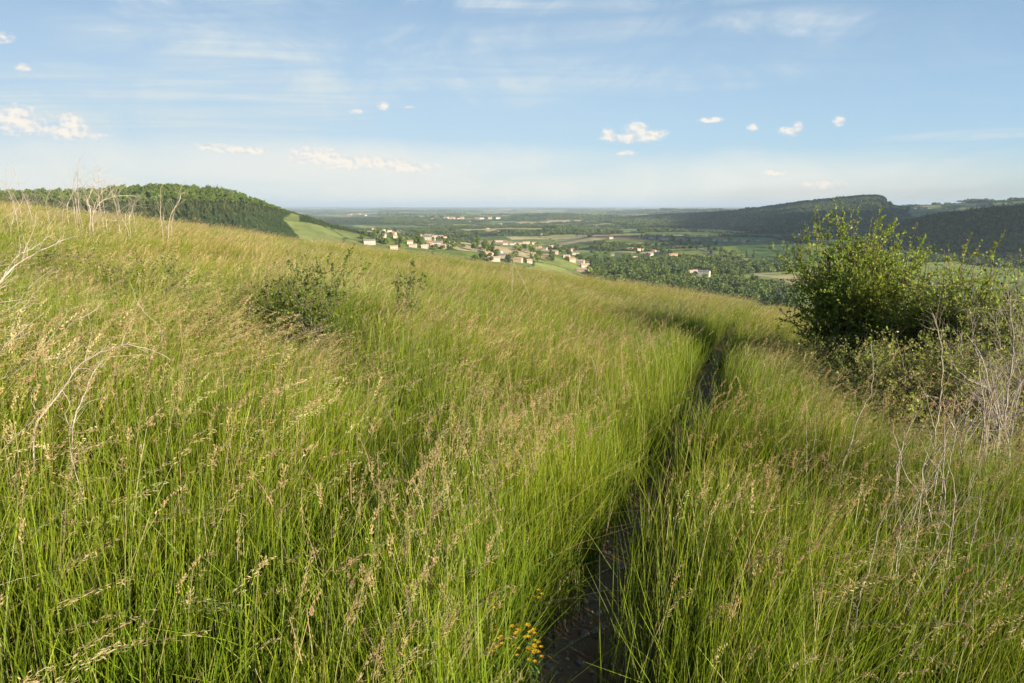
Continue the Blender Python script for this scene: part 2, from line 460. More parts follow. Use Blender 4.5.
# ------------------------------------------------------------------ meadow
SHR = []     # (x, y, radius) of shrubs, grass thins out there
def scatter_meadow():
    pts = []
    def fill(n, x0, x1, y0, y1, f):
        x = rng.uniform(x0, x1, n); y = rng.uniform(y0, y1, n)
        k = f(x, y); pts.append(np.stack([x[k], y[k]], 1))
    wedge = lambda x, y: np.abs(x) < .85 * np.maximum(y, 0) + 2.2
    fill(int(25 * 20 * 12), -10, 10, -2, 10, wedge)
    fill(int(16 * 40 * 12), -20, 20, 10, 22, wedge)
    fill(int(12 * 64 * 16), -36, 28, 22, 38, wedge)
    fill(int(5 * 70 * 30), -40, 30, -6, 24, lambda x, y: ~wedge(x, y))
    fill(int(4 * 90 * 16), -55, 35, 38, 54, lambda x, y: x > -999)
    ye = rng.uniform(1.3, 4.5, 150); xe = np.interp(ye, PY_, PX_) - rng.uniform(.22, .55, 150); pts.append(np.stack([xe, ye], 1))
    P = np.concatenate(pts)
    x, y = P[:, 0], P[:, 1]
    r = np.hypot(x, y)
    d = path_d(x, y)
    half = .145 + .065 * smooth(4.5, 2., y) + .03 * np.sin(y * 2.1)
    edge = np.where(d < 0, np.abs(d) + .09 * smooth(5, 2.5, y), d)
    keep = (edge > half + .14) & ~((r < .95) & (y < .9)) & ~((r < .7))
    x, y, d, r, edge, half = [q[keep] for q in (x, y, d, r, edge, half)]
    n = len(x)
    px, py = project(x, y, near_h(x, y))
    nz = fbm(x / 3.2, y / 3.2, 71); n2 = fbm(x / 1.1, y / 1.1, 77, 3); n3 = rng.uniform(0, 1, n)
    # kind of clump by zone
    left = smooth(-.5, -4, x + .0 * y) * smooth(14, 4, y)          # tangled panicles, near left
    right = smooth(.9, 2.2, d) * smooth(1.2, 3., y)
    wn = (.07 + .36 * left + .36 * right + .55 * (nz - .5)) * (.45 + .55 * smooth(2.2, 5., r))
    ws = .17 + .35 * (n2 - .5) + .24 * smooth(7, 18, r)
    ws = ws * (.5 + .5 * smooth(2.5, 8, r))
    wd_ = .02 + .10 * left + .14 * right * smooth(2.5, 6, d) + .05 * smooth(12, 24, r)
    wd_ = wd_ + .5 * smooth(3.5, 8, d) * smooth(9, 13, y)
    idx = np.zeros(n, int)
    pick = lambda t, k: np.array(IDX[t])[rng.integers(0, len(IDX[t]), k)]
    idx[:] = pick('g', n)
    m = n3 < wn + ws + wd_; idx[m] = pick('s', m.sum())
    m = n3 < wn + wd_; idx[m] = pick('n', m.sum())
    m = n3 < wd_; idx[m] = pick('d', m.sum())
    m = (rng.uniform(0, 1, n) < .03 + .10 * (n2 > .58)) & (r > 1.6); idx[m] = pick('w', m.sum())
    m = (d < 0) & (edge < half + .62) & (y < 12); idx[m] = pick('g', m.sum()); leftedge = m
    lowm = (edge < half + .30) & (rng.uniform(0, 1, n) < np.where(y < 3.2, .75, .35)) & (r < 9) & (d < 0)
    lowm |= (edge < half + .22) & (rng.uniform(0, 1, n) < .35) & (d > 0)
    idx[lowm] = np.where(rng.uniform(0, 1, lowm.sum()) < .3, pick('w', lowm.sum()), pick('l', lowm.sum()))
    hs = .80 + .5 * (nz - .5) + .25 * (n2 - .5) + rng.uniform(-.1, .1, n)
    hs *= 1 + .10 * smooth(.6, 2., d)
    hs *= .62 + .38 * np.where((x > .5) & (y < .8), 1., smooth(.6, 2.2, r))
    hs *= 1 - .25*smooth(10, 26, r)
    for sx, sy, sr in SHR:
        dd = np.hypot(x - sx, y - sy); hs *= 1 - .35 * smooth(sr, sr * .5, dd)
        if 3 < sy < 8.5:
            k = sy / math.hypot(sx, sy); u = x * sx / math.hypot(sx, sy) + y * k; v_ = x * k - y * sx / math.hypot(sx, sy); D = math.hypot(sx, sy)
            hs *= 1 - .42 * smooth(sr * 1.2, sr * .5, np.abs(v_)) * (u > D - 3.2) * smooth(D + .8, D + .2, u)
    W = rng.uniform(.85, 1.2, n)
    # blades get wider with distance where nobody can tell one from the next
    R = np.stack([rng.normal(0, .05, n), rng.normal(0, .05, n), rng.uniform(-.6, .6, n)], 1)
    g = np.isin(idx, IDX['g'] + IDX['l'])
    R[g, 2] = rng.uniform(-1.0, 1.0, g.sum())
    lean = smooth(.42, .68, fbm(x / 1.6, y / 2.2, 123, 3))
    R[:, 1] += lean * (.06 + .14 * smooth(4, 9, y) + .26 * left * smooth(2.5, 5, r) + .18 * right) + .02
    R[:, 1] *= 1 - .8 * (d < 0) * (d > -1.6)
    R[leftedge, 1] -= .05; R[leftedge, 2] = rng.uniform(.7, 2.3, leftedge.sum())
    hs *= 1 + .08 * leftedge
    hs *= 1 - .12 * lean + .22 * (fbm(x / .8, y / .8, 131, 2) - .5)
    S = np.stack([W, W, hs], 1)
    z = near_h(x, y); far = r > 44
    z[far] = ground(x[far], y[far])
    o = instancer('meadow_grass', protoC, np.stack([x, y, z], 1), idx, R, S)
    tag(o, 'tall green meadow grass with tan seed heads leaning in the wind', 'grass', kind='stuff')
    return o

# ------------------------------------------------------------------ landcover / terrain sheet
FS = 3.0  # field seeds
def fields(x, y):
    """irregular fields on a jittered lattice whose cells grow with distance; returns id, edge distance (0..)"""
    r = np.hypot(x, y)
    cell = np.where(r < 2500, 130., np.where(r < 7000, 230., 520.))
    best = np.full(x.shape, 1e18); sec = np.full(x.shape, 1e18); bid = np.zeros(x.shape)
    wx = x + 30 * (vnoise(x / 160, y / 160, 5) - .5); wy = y + 30 * (vnoise(x / 160, y / 160, 6) - .5)
    gx = np.floor(wx / cell).astype(np.int64); gy = np.floor(wy / (cell * .8)).astype(np.int64)
    cs = (cell).astype(np.int64)
    for i in (-1, 0, 1):
        for j in (-1, 0, 1):
            jx = hash2(gx + i, gy + j, 11 + cs); jy = hash2(gx + i, gy + j, 12 + cs)
            sx = (gx + i + .15 + .7 * jx) * cell; sy = (gy + j + .15 + .7 * jy) * cell * .8
            dd = np.abs(wx - sx) * .9 + np.abs(wy - sy) * .9 + np.hypot(wx - sx, wy - sy) * .4
            hid = hash2(gx + i, gy + j, 13 + cs)
            n = dd < best
            sec = np.where(n, best, np.minimum(sec, dd)); bid = np.where(n, hid, bid); best = np.where(n, dd, best)
    return bid, (sec - best), cell

PALETTE = np.array([(.13, .17, .04), (.16, .20, .05), (.09, .13, .035), (.20, .23, .07), (.22, .22, .08), (.30, .25, .13), (.11, .15, .04), (.07, .10, .03), (.17, .20, .055), (.34, .29, .17)])
WOODC = np.array((.030, .052, .018))

def inpoly(px, py, poly):
    c = np.zeros(px.shape, bool); n = len(poly)
    for i in range(n):
        x0, y0 = poly[i]; x1, y1 = poly[(i + 1) % n]
        k = ((y0 > py) != (y1 > py)) & (px < (x1 - x0) * (py - y0) / (y1 - y0 + 1e-9) + x0)
        c ^= k
    return c

def wood_mask(x, y, z):
    """1 where closed wood stands"""
    r = np.hypot(x, y); px, py = project(x, y, z)
    w = np.zeros(x.shape)
    n = fbm(x / 260, y / 260, 91)
    # left hill
    w = np.maximum(w, ((r > 560) & (r < 1900) & (px < 318) & ~inpoly(px, py, [(283, 219), (292, 213), (318, 221), (352, 236), (352, 272), (322, 262)])).astype(float))
    w = np.maximum(w, ((r > 900) & (r < 1700) & (px >= 300) & (px < 372) & (py < 221 + (px - 300) * .22)).astype(float))
    # flank of the mesa
    h = z - FLOOR
    m = (r > 2550) & (r < 5600) & (px > 575) & (px < 905) & (h > 9) & (n > .28)
    w = np.maximum(w, m)
    w = np.maximum(w, (r > 1380) & (r < 3300) & (px > 868) & (h > 12))
    w = np.maximum(w, (r > 5600) & (r < 13000) & (n > .47) & (h > 12))
    w = np.maximum(w, (r > 4700) & (r < 6600) & (px > 480) & (px < 640) & (h > 10) & (n > .3))
    # strips of wood on the valley floor
    n4 = fbm(x / 330, y / 170, 95)
    w = np.maximum(w, (r > 500) & (r < 1380) & (px > 590) & (px < 800) & (n4 > .44) & (h < 14))
    w = np.maximum(w, (r > 1380) & (r < 4200) & (px > 440) & (n4 > .56) & (h < 16))
    w = np.maximum(w, (r > 1300) & (r < 6000) & (px > 300) & (px < 620) & (n4 > .50) & (h < 20))
    w = np.maximum(w, (r > 6000) & (fbm(x / 1500, y / 900, 99) > .54) & (h < 24))
    w = np.where(inpoly(px, py, [(700, 243), (735, 241), (800, 243), (812, 262), (760, 266), (718, 258)]) & (r > 1300), 0, w)
    w = np.where(inpoly(px, py, [(735, 274), (800, 271), (815, 282), (800, 292), (760, 284)]), 0, w)
    w = np.where(inpoly(px, py, [(520, 243), (552, 252), (540, 257), (505, 250)]), 0, w)
    return w.astype(float)

def landcolor(x, y, z):
    r = np.hypot(x, y)
    bid, ed, cell = fields(x, y)
    c = PALETTE[np.minimum((bid * len(PALETTE)).astype(int), len(PALETTE) - 1)]
    f2 = fbm(x / 60, y / 60, 44)[..., None]
    c = c * (.9 + .5 * f2)
    px, py = project(x, y, z)
    left_meadow = (px < 372) & (r > 500) & (r < 1900)
    c = np.where(left_meadow[..., None], np.array((.135, .16, .055)) * (.6 + .8 * f2), c)
    # the big dull green slope and the pale field at its foot
    k = inpoly(px, py, [(735, 246), (800, 241), (830, 262), (760, 268)]) & (r > 1300)
    c = np.where(k[..., None], np.array((.075, .125, .04)), c)
    k = inpoly(px, py, [(860, 261), (1080, 258), (1080, 290), (860, 282)]) & (r > 600)
    c = np.where(k[..., None], np.array((.18, .22, .06)), c)
    k = inpoly(px, py, [(575, 232), (660, 236), (700, 240), (640, 241), (580, 237)]) & (r > 1300)
    c = np.where(k[..., None], np.array((.27, .22, .11)), c)
    # hedge ground
    hed = (ed < cell * .05)[..., None] & (r > 400)[..., None]
    c = np.where(hed, WOODC * 1.6, c)
    w = wood_mask(x, y, z)[..., None]
    c = c * (1 - w) + WOODC * w
    # under the meadow
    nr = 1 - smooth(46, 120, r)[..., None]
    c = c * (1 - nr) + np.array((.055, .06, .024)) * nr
    return c

def terrain():
    r = np.concatenate([[0.], np.geomspace(.35, 600, 330), np.geomspace(606, 6000, 470), np.geomspace(6060, 46000, 200)])
    a = np.concatenate([np.linspace(-math.pi, -.82, 50, endpoint=False), np.linspace(-.82, .82, 640), np.linspace(.82, math.pi, 50)[1:]])
    A, Rr = np.meshgrid(a, r[1:])
    x = Rr * np.sin(A); y = Rr * np.cos(A)
    z = ground(x, y)
    d = path_d(x, y); near = (Rr < 40)
    z = z - np.where(near, .05 * np.exp(-(d / .22) ** 2), 0)
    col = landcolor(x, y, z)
    # cliff face and scree of the mesa
    px, py = project(x, y, z)
    nr, na = A.shape
    V = np.concatenate([np.stack([x, y, z], -1).reshape(-1, 3), [[0, 0, near_h(0., 0.) - .05]]])
    cc = np.concatenate([col.reshape(-1, 3), [[.055, .06, .024]]])
    i = np.arange(nr - 1)[:, None] * na; j = np.arange(na - 1)[None]
    q = np.stack([i + j, i + j + 1, i + na + j + 1, i + na + j], -1).reshape(-1, 4)[:, ::-1]
    m, nt = mat('ground_cover'); N = NT(nt)
    at = N.n('ShaderNodeVertexColor'); at.layer_name = 'Col'; geo = N.n('ShaderNodeNewGeometry')
    n1 = N.noise(geo.outputs['Position'], .03, 6, .6); n2 = N.noise(geo.outputs['Position'], 1.7, 5, .65)
    c1 = N.mix(N.ramp(n1, .3, .7), rgb(.72, .75, .7), rgb(1.25, 1.22, 1.2)); c2 = N.mix(N.ramp(n2, .3, .7), rgb(.75, .75, .75), rgb(1.2, 1.2, 1.2))
    col_ = N.mix(1., N.mix(1., at.outputs[0], c1, 'MULTIPLY'), c2, 'MULTIPLY')
    # bare limestone where it is really steep
    sep = N.n('ShaderNodeSeparateXYZ'); nt.links.new(geo.outputs['Normal'], sep.inputs[0])
    rock = N.ramp(sep.outputs[2], .80, .68)
    col_ = N.mix(rock, col_, rgb(.30, .27, .22))
    p = N.n('ShaderNodeBsdfPrincipled'); nt.links.new(col_, p.inputs['Base Color']); p.inputs['Roughness'].default_value = .95
    p.inputs['Specular IOR Level'].default_value = .1
    o_ = N.n('ShaderNodeOutputMaterial'); nt.links.new(p.outputs[0], o_.inputs[0])
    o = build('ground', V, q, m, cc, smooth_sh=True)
    # close the centre
    bm = bmesh.new(); bm.from_mesh(o.data); bm.verts.ensure_lookup_table()
    cv = bm.verts[len(V) - 1]; uv = bm.loops.layers
    for k in range(na - 1):
        try: bm.faces.new((cv, bm.verts[k + 1], bm.verts[k])).smooth = True
        except ValueError: pass
    # close the seam behind
    for k in range(nr - 1):
        try: bm.faces.new((bm.verts[k * na + na - 1], bm.verts[k * na], bm.verts[(k + 1) * na], bm.verts[(k + 1) * na + na - 1])).smooth = True
        except ValueError: pass
    bmesh.ops.recalc_face_normals(bm, faces=bm.faces)
    bm.to_mesh(o.data); bm.free()
    if o.data.polygons[len(o.data.polygons) // 2].normal.z < 0: o.data.flip_normals()
    tag(o, kind='structure')
    return o

def path_sheet():
    s = np.linspace(0, len(PX_) - 1, 900)
    x = np.interp(s, np.arange(len(PX_)), PX_); y = np.interp(s, np.arange(len(PX_)), PY_)
    tx = np.gradient(x); ty = np.gradient(y); L = np.hypot(tx, ty); nx, ny = ty / L, -tx / L
    K = 17; off = np.linspace(-.5, .5, K)
    X = x[:, None] + nx[:, None] * off; Y = y[:, None] + ny[:, None] * off
    Z = near_h(X, Y) - .05 * np.exp(-(off[None] / .22) ** 2)
    Z = Z + .012 + .018 * (fbm(X * 9, Y * 9, 81, 4) - .35) - .012 * (np.abs(off) > .45)
    Z[:, 0] -= .03; Z[:, -1] -= .03
    V = np.stack([X, Y, Z], -1).reshape(-1, 3); n = len(x)
    i = np.arange(n - 1)[:, None] * K; j = np.arange(K - 1)[None]
    q = np.stack([i + j, i + j + 1, i + K + j + 1, i + K + j], -1).reshape(-1, 4)
    m = solid_mat('trodden_earth', (.13, .078, .042), (.20, .130, .075), 7., .95, .15, .7, 60)
    o = build('path', V, q, m, smooth_sh=True); tag(o, kind='structure')
    # small stones on the path
    pc = bpy.data.collections.new('path_pebbles')
    pm = solid_mat('pebble', (.26, .21, .16), (.14, .11, .085), 40., .9, .2)
    for k in range(4):
        bm = bmesh.new(); bmesh.ops.create_icosphere(bm, subdivisions=2, radius=.011)
        for v in bm.verts:
            nn = mnoise.noise(v.co * 80 + Vector((k * 9, 0, 0))); v.co *= 1 + .5 * nn; v.co.z *= .6
        me = bpy.data.meshes.new('pebble_stone'); bm.to_mesh(me); bm.free(); me.materials.append(pm)
        pc.objects.link(bpy.data.objects.new('pebble_stone', me))
    n = 1900
    yy = rng.uniform(1.2, 9, n) ** 1.0; dd = rng.normal(0, .15, n)
    xx = np.interp(yy, PY_, PX_) + dd
    zz = near_h(xx, yy) - .05 * np.exp(-(dd / .22) ** 2) + .016
    sc = rng.lognormal(-.35, .55, n)
    g = instancer('gravel', pc, np.stack([xx, yy, zz], 1), rng.integers(0, 4, n), rng.uniform(0, 6, (n, 3)) * np.array([.1, .1, 1]), np.stack([sc] * 3, 1))
    tag(g, 'small grey stones scattered on the narrow dirt path', 'gravel', kind='stuff')

# ------------------------------------------------------------------ woody plants
def tube(acc, P, R, c, K=5):
    P = np.asarray(P, float); n = len(P); R = np.asarray(R, float)
    T = np.gradient(P, axis=0); T /= np.linalg.norm(T, axis=1, keepdims=True) + 1e-9
    ref = np.array([.3, .9, .2]); A = np.cross(T, ref); A /= np.linalg.norm(A, axis=1, keepdims=True) + 1e-9; B = np.cross(T, A)
    th = np.arange(K) * 2 * math.pi / K
    V = P[:, None] + (A[:, None] * np.cos(th)[None, :, None] + B[:, None] * np.sin(th)[None, :, None]) * R[:, None, None]
    i = np.arange(n - 1)[:, None] * K; j = np.arange(K)[None]; j2 = (j + 1) % K
    q = np.stack([i + j, i + j2, i + K + j2, i + K + j], -1).reshape(-1, 4)
    acc.add(V.reshape(-1, 3), q, c)

def wiggle(P, n, amp):
    """resample a polyline smoothly and give it the small kinks of wood"""
    P = np.asarray(P, float); s = np.linspace(0, len(P) - 1, n)
    Q = np.stack([np.interp(s, np.arange(len(P)), P[:, k]) for k in range(3)], 1)
    for _ in range(2):
        Q[1:-1] = Q[1:-1] * .5 + (Q[:-2] + Q[2:]) * .25
    L = np.linalg.norm(P[-1] - P[0])
    w = np.cumsum(rng.normal(0, 1, (n, 3)), 0); w -= np.linspace(0, 1, n)[:, None] * w[-1]
    return Q + w * amp * L / n ** .5

def side_twigs(acc, Q, R, n, length, c, depth=1, up=.3, t0=.25, tips=None):
    for k in range(n):
        t = rng.uniform(t0, .97); i = int(t * (len(Q) - 1)); p = Q[i]
        d = Q[min(i + 1, len(Q) - 1)] - Q[max(i - 1, 0)]; d /= np.linalg.norm(d) + 1e-9
        dd = d * .7 + rng.normal(0, .55, 3) + np.array([0, 0, up]); dd /= np.linalg.norm(dd)
        L = length * rng.uniform(.4, 1.1) * (1.15 - t * .5)
        m = 7; tt = np.linspace(0, 1, m)[:, None]
        bend = rng.normal(0, .22, 3)
        q = p + dd * tt * L + bend * tt ** 2 * L + np.cumsum(rng.normal(0, .05 * L, (m, 3)), 0) * tt
        r0 = R[i] * rng.uniform(.4, .62)
        rr = r0 * (1 - .72 * tt[:, 0])
        tube(acc, q, rr, c, 4)
        if tips is not None: tips.append(q)
        if depth: side_twigs(acc, q, rr, rng.integers(1, 4), L * .55, c, depth - 1, up, .2, tips)

M_DEAD = solid_mat('bleached_dead_wood', (.26, .22, .16), (.44, .39, .30), 9., .85, .2, .4, 60)
M_DEADGREY = solid_mat('grey_dead_wood', (.25, .21, .18), (.40, .35, .29), 9., .85, .2, .4, 60)
M_BARK = solid_mat('shrub_bark', (.10, .08, .06), (.18, .15, .115), 12., .9, .15, .5, 50)

def dead(name, lines, label, cat='dead branch', m=None, group=None, rad=.010, twigs=5, tl=.3, depth=1, base=True, dj=.12):
    """lines: [(dist, [(px,py),...], radius factor)], first point of each line is the lowest"""
    acc = Acc(); first = None
    D0 = lines[0][0]; f_ = lines[0][1][0]; hh = hit_near(f_[0], f_[1], .5); sc_ = min(math.hypot(hh.x, hh.y), 19.) / D0
    rad = rad * sc_ * (.46 if f_[0] < 780 else .72); tl = tl * sc_ * .95; twigs = twigs * 2.2; dj = dj * sc_
    for dist, pts, rf in lines:
        dist = dist * sc_; P = []
        drift = rng.uniform(-dj, dj)
        for k, (px, py) in enumerate(pts):
            P.append(pt_depth(px, py, dist + drift * k / max(1, len(pts) - 1)))
        P = np.array([tuple(p) for p in P])
        if base:
            p0 = P[0]; g = float(near_h(p0[0], p0[1]))
            if p0[2] > g + .05:
                dv = P[0] - P[1]
                q = p0 + np.array([dv[0] * .5, rng.uniform(-.03, .03), 0]) ; q[2] = float(near_h(q[0], q[1])) - .03
                mid = (p0 + q) / 2 + rng.normal(0, .015, 3)
                P = np.concatenate([[q, mid], P])
        if first is None: first = P[0].copy()
        n = max(14, len(P) * 5); Q = wiggle(P, n, .016)
        R = rad * rf * (1 - .78 * np.linspace(0, 1, n)) * (1 + .12 * rng.normal(0, 1, n))
        tube(acc, Q, R, (1, 1, 1), 6)
        side_twigs(acc, Q, R, int(twigs * rf + .5), tl * rf, (1, 1, 1), depth, tips=None)
    V, Fq, c = acc.get()
    o = build(name, V - first, Fq, m or M_DEAD, smooth_sh=True); o.location = first
    tag(o, label, cat, group)
    return o

def shrub(name, base, targets, label, cat, leafcols, leaf=(.028, .044), nt=12, nl=14, tw=(.18, .42), spread=.25, shoots=(), m=None, r0=.016, dens=1., group=None, bark=None, upk=.25):
    """stems to target points, side twigs, leaves on the twigs; thing > stems, foliage"""
    b = np.array(base, float)
    st = Acc(); fo = Acc()
    PL, DL = [], []
    def leafy(q, k, sp=.02):
        t = rng.uniform(.05, 1.0, k); i = np.minimum((t * (len(q) - 1)).astype(int), len(q) - 2); f = (t * (len(q) - 1)) - i
        p = q[i] * (1 - f[:, None]) + q[i + 1] * f[:, None]
        d = (q[i + 1] - q[i]); d /= np.linalg.norm(d, axis=1, keepdims=True) + 1e-9
        PL.append(p + rng.normal(0, sp * .3, (k, 3))); DL.append(d * .6 + rng.normal(0, .6, (k, 3)) + np.array([0, 0, .15]))
    for T in list(targets) + list(shoots):
        shoot = len(T) > 3
        T3 = np.array(T[:3], float)
        s = np.array([np.clip(rng.normal(0, spread), -spread, spread), np.clip(rng.normal(0, spread), -spread, spread), 0]); s[2] = near_h(b[0] + s[0], b[1] + s[1]) - b[2] - .03
        v = T3 - s
        m1 = s + v * .35 + np.array([0, 0, .22 * np.linalg.norm(v)]) * (0 if shoot else 1) - np.array([v[0], v[1], 0]) * .12
        Q = wiggle([s, m1, s * .25 + T3 * .75, T3], 18, .012)
        R = r0 * np.linalg.norm(v) ** .5 * .6 * (1 - .85 * np.linspace(0, 1, 18))
        tube(st, Q, R, (1, 1, 1), 5)
        if shoot:
            leafy(Q[10:], int(T[3]), .02)
        for k in range(nt if not shoot else nt // 2):
            t = rng.uniform(.38 if not shoot else .3, .99); i = int(t * 16); p = Q[i]; d = Q[i + 1] - Q[i]; d /= np.linalg.norm(d) + 1e-9
            out = (p - np.array([0, 0, p[2]])); out /= np.linalg.norm(out) + .3
            dd = d * .45 + out * .25 + rng.normal(0, .5, 3) + np.array([0, 0, upk]); dd /= np.linalg.norm(dd)
            L = rng.uniform(*tw) * (1.0 if not shoot else .55); tt = np.linspace(0, 1, 6)[:, None]
            q = p + dd * tt * L + rng.normal(0, .2, 3) * tt ** 2 * L
            tube(st, q, R[i] * .45 * (1 - .7 * tt[:, 0]) + .0006, (1, 1, 1), 3)
            leafy(q, max(1, int(nl * rng.uniform(.5, 1.4) * dens)))
    V, Fq, c = st.get()
    root = empty(name, b); tag(root, label, cat, group)
    build('stems', V, Fq, bark or M_BARK, parent=root, smooth_sh=True)
    P = np.concatenate(PL); D = np.concatenate(DL); n = len(P)
    pick = rng.integers(0, len(leafcols), n); base_c = np.array(leafcols)[pick]
    cc = np.clip(base_c * (1 + rng.uniform(-.35, .35, (n, 1))), 0, 1)
    L = rng.uniform(leaf[0], leaf[1], n) * rng.choice([.6, .85, 1., 1.3], n)
    leaves(fo, P, D, L, L * rng.uniform(.5, .75, n), cc)
    V, Fq, c = fo.get()
    build('foliage', V, Fq, m or M_LEAF, c, parent=root)
    return root

M_LEAF = leaf_mat('shrub_leaves', (1, 1, 1), var=.1, trans=.56, rough=.42, posscale=1.2, tint2=(1.1, .95, .9))

def ellip(n, c, rx, ry, rz, fill=.55, zmin=None):
    v = rng.normal(size=(n * 3, 3)); v /= np.linalg.norm(v, axis=1, keepdims=True)
    v *= rng.uniform(fill, 1, (n * 3, 1)) ** .6
    p = v * np.array([rx, ry, rz]) + np.array(c)
    if zmin is not None: p = p[p[:, 2] > zmin]
    return p[:n]

def base_at(px, dist):
    a, _ = azel(px, 300); x, y = dist * math.sin(a), dist * math.cos(a)
    return np.array([x, y, float(near_h(x, y))])

def px_targets(base, pts, n_each=1, jit=.05, dj=.6):
    """crown tips that the photo shows, as offsets from the base at about the plant's distance"""
    out = []
    D = math.hypot(base[0], base[1])
    for p in pts:
        for _ in range(n_each):
            q = np.array(pt_depth(p[0], p[1], D + rng.uniform(-dj, dj))) + rng.normal(0, jit, 3)
            v = q - base
            out.append(tuple(v) + ((p[2],) if len(p) > 2 else ()))
    return out

YG = [(.27, .37, .04), (.35, .42, .055), (.16, .25, .03), (.40, .44, .10)]
DG = [(.09, .16, .03), (.13, .21, .04), (.06, .12, .024), (.19, .26, .055)]

def plants():
    # --- the big bush by the path
    b = base_at(852, 12.0); SHR.append((b[0], b[1], 1.3))
    sil = [(793, 262), (797, 246), (806, 236), (818, 228), (832, 222), (846, 219), (860, 222), (874, 226), (888, 229), (900, 238), (913, 246), (926, 258), (930, 280), (928, 300),
           (800, 280), (792, 300), (800, 318), (820, 330), (915, 315)]
    T = px_targets(b, sil, 2, .15, .6)
    inner = []
    for _ in range(150):
        a = rng.uniform(0, 2 * math.pi); k = rng.uniform(.15, .95)
        inner.append((860 + 62 * k * math.cos(a), 278 + 52 * k * math.sin(a)))
    T += px_targets(b, inner, 1, .14, 1.0)
    S = px_targets(b, [(833, 199, 60), (826, 207, 40), (815, 207, 40), (842, 203, 40), (858, 208, 60), (881, 206, 60), (873, 216, 40), (897, 218, 50), (917, 224, 60), (905, 230, 40), (805, 222, 40), (922, 238, 40)], 1, .01, .3)
    shrub('bush', b, T, 'large dense yellow-green bush with upright leafy shoots right of the path', 'bush', YG, nt=17, nl=18, shoots=S, spread=.35, dens=1.35)
    # --- looser bush behind / right of it
    b = base_at(958, 11.2); SHR.append((b[0], b[1], 1.3))
    T = []
    for _ in range(80):
        a = rng.uniform(0, 2 * math.pi); k = rng.uniform(.1, 1)
        T.append((966 + 60 * k * math.cos(a), 290 + 44 * k * math.sin(a)))
    T = px_targets(b, T, 1, .06, .8)
    S = px_targets(b, [(1003, 228, 45), (996, 244, 35), (972, 232, 35), (967, 246, 30), (950, 243, 30), (938, 252, 30), (985, 254, 35), (1012, 262, 30), (1022, 250, 25), (928, 240, 30)], 1, .02, .3)
    shrub('bush', b, T, 'loose lighter bush with spindly arching shoots near the right edge', 'bush', YG, nt=14, nl=14, shoots=S, spread=.45, dens=1.1)
    b = base_at(918, 11.4); SHR.append((b[0], b[1], 1.))
    T = []
    for _ in range(46):
        a = rng.uniform(0, 2 * math.pi); k = rng.uniform(.1, 1)
        T.append((918 + 40 * k * math.cos(a), 312 + 34 * k * math.sin(a)))
    shrub('bush', b, px_targets(b, T, 1, .1, .6), 'low fresh green bush filling the gap between the big bush and the loose one', 'bush', YG, nt=13, nl=14, spread=.4, dens=1.1)
    b = base_at(1012, 10.6); SHR.append((b[0], b[1], 1.))
    T = []
    for _ in range(50):
        a = rng.uniform(0, 2 * math.pi); k = rng.uniform(.1, 1)
        T.append((1018 + 42 * k * math.cos(a), 308 + 36 * k * math.sin(a)))
    shrub('bush', b, px_targets(b, T, 1, .1, .6), 'olive green bush cut by the right edge, behind the grey bare shrub', 'bush', YG[:3] + [(.24, .26, .08)], nt=12, nl=13, spread=.4, dens=1.)
    # low thicket at the foot of the bushes
    BR = [(.28, .35, .07), (.20, .29, .05), (.38, .38, .14), (.34, .30, .13), (.24, .34, .055), (.30, .38, .07)]
    for k, (px, d, w, h, lab) in enumerate([
            (905, 9.4, 1.3, 1.35, 'low brownish-green thicket in front of the big bush'),
            (975, 8.6, 1.4, 1.5, 'low tangled olive thicket in front of the loose bush'),
            (1035, 9.6, 1.5, 1.9, 'olive scrub with dry twigs cut by the right picture edge'),
            (832, 10.9, .8, 1.15, 'small dark green bramble at the left foot of the big bush')]):
        b = base_at(px, d); SHR.append((b[0], b[1], w * .8))
        T = ellip(90, (0, 0, h * .45), w, w * .8, h * .55, .4, .12)
        shrub('low_thicket', b, [tuple(t) for t in T], lab, 'shrub', BR if k != 3 else DG + BR[:1], nt=11, nl=14, tw=(.12, .34), spread=w * .4, leaf=(.020, .036), r0=.006)
    # --- green shrub in the meadow, left
    b = base_at(300, 7.6); SHR.append((b[0], b[1], .75))
    pts = [(250, 292), (262, 280), (272, 275), (285, 268), (295, 262), (312, 258), (322, 262), (338, 268), (345, 282), (250, 318), (240, 340), (275, 310), (300, 300), (322, 300), (340, 312), (330, 335), (300, 345), (275, 350), (260, 330), (310, 325), (212, 330), (225, 318), (232, 345), (352, 330), (285, 290), (308, 280)]
    T = px_targets(b, pts, 3, .05, .35)
    S = px_targets(b, [(357, 243, 50), (352, 249, 40), (364, 258, 30), (368, 262, 20), (347, 262, 30), (310, 256, 20)], 1, .01, .15)
    shrub('shrub', b, T, 'dark green leafy shrub standing in the tall grass, left of centre', 'shrub', DG + YG[:1], nt=9, nl=12, tw=(.08, .24), shoots=S, spread=.25, leaf=(.018, .032), r0=.006, dens=1.3)
    b = base_at(402, 8.2)
    T = px_targets(b, [(408, 262), (414, 258), (400, 268), (418, 272), (424, 274), (398, 275), (410, 270)], 2, .02, .15)
    S = px_targets(b, [(412, 254, 22), (422, 271, 14), (398, 266, 14)], 1, .01, .1)
    shrub('sapling', b, T, 'thin sapling with a few dark leaf tufts right of the leafy shrub', 'sapling', DG, nt=4, nl=11, tw=(.06, .14), shoots=S, spread=.05, leaf=(.020, .034), r0=.006)
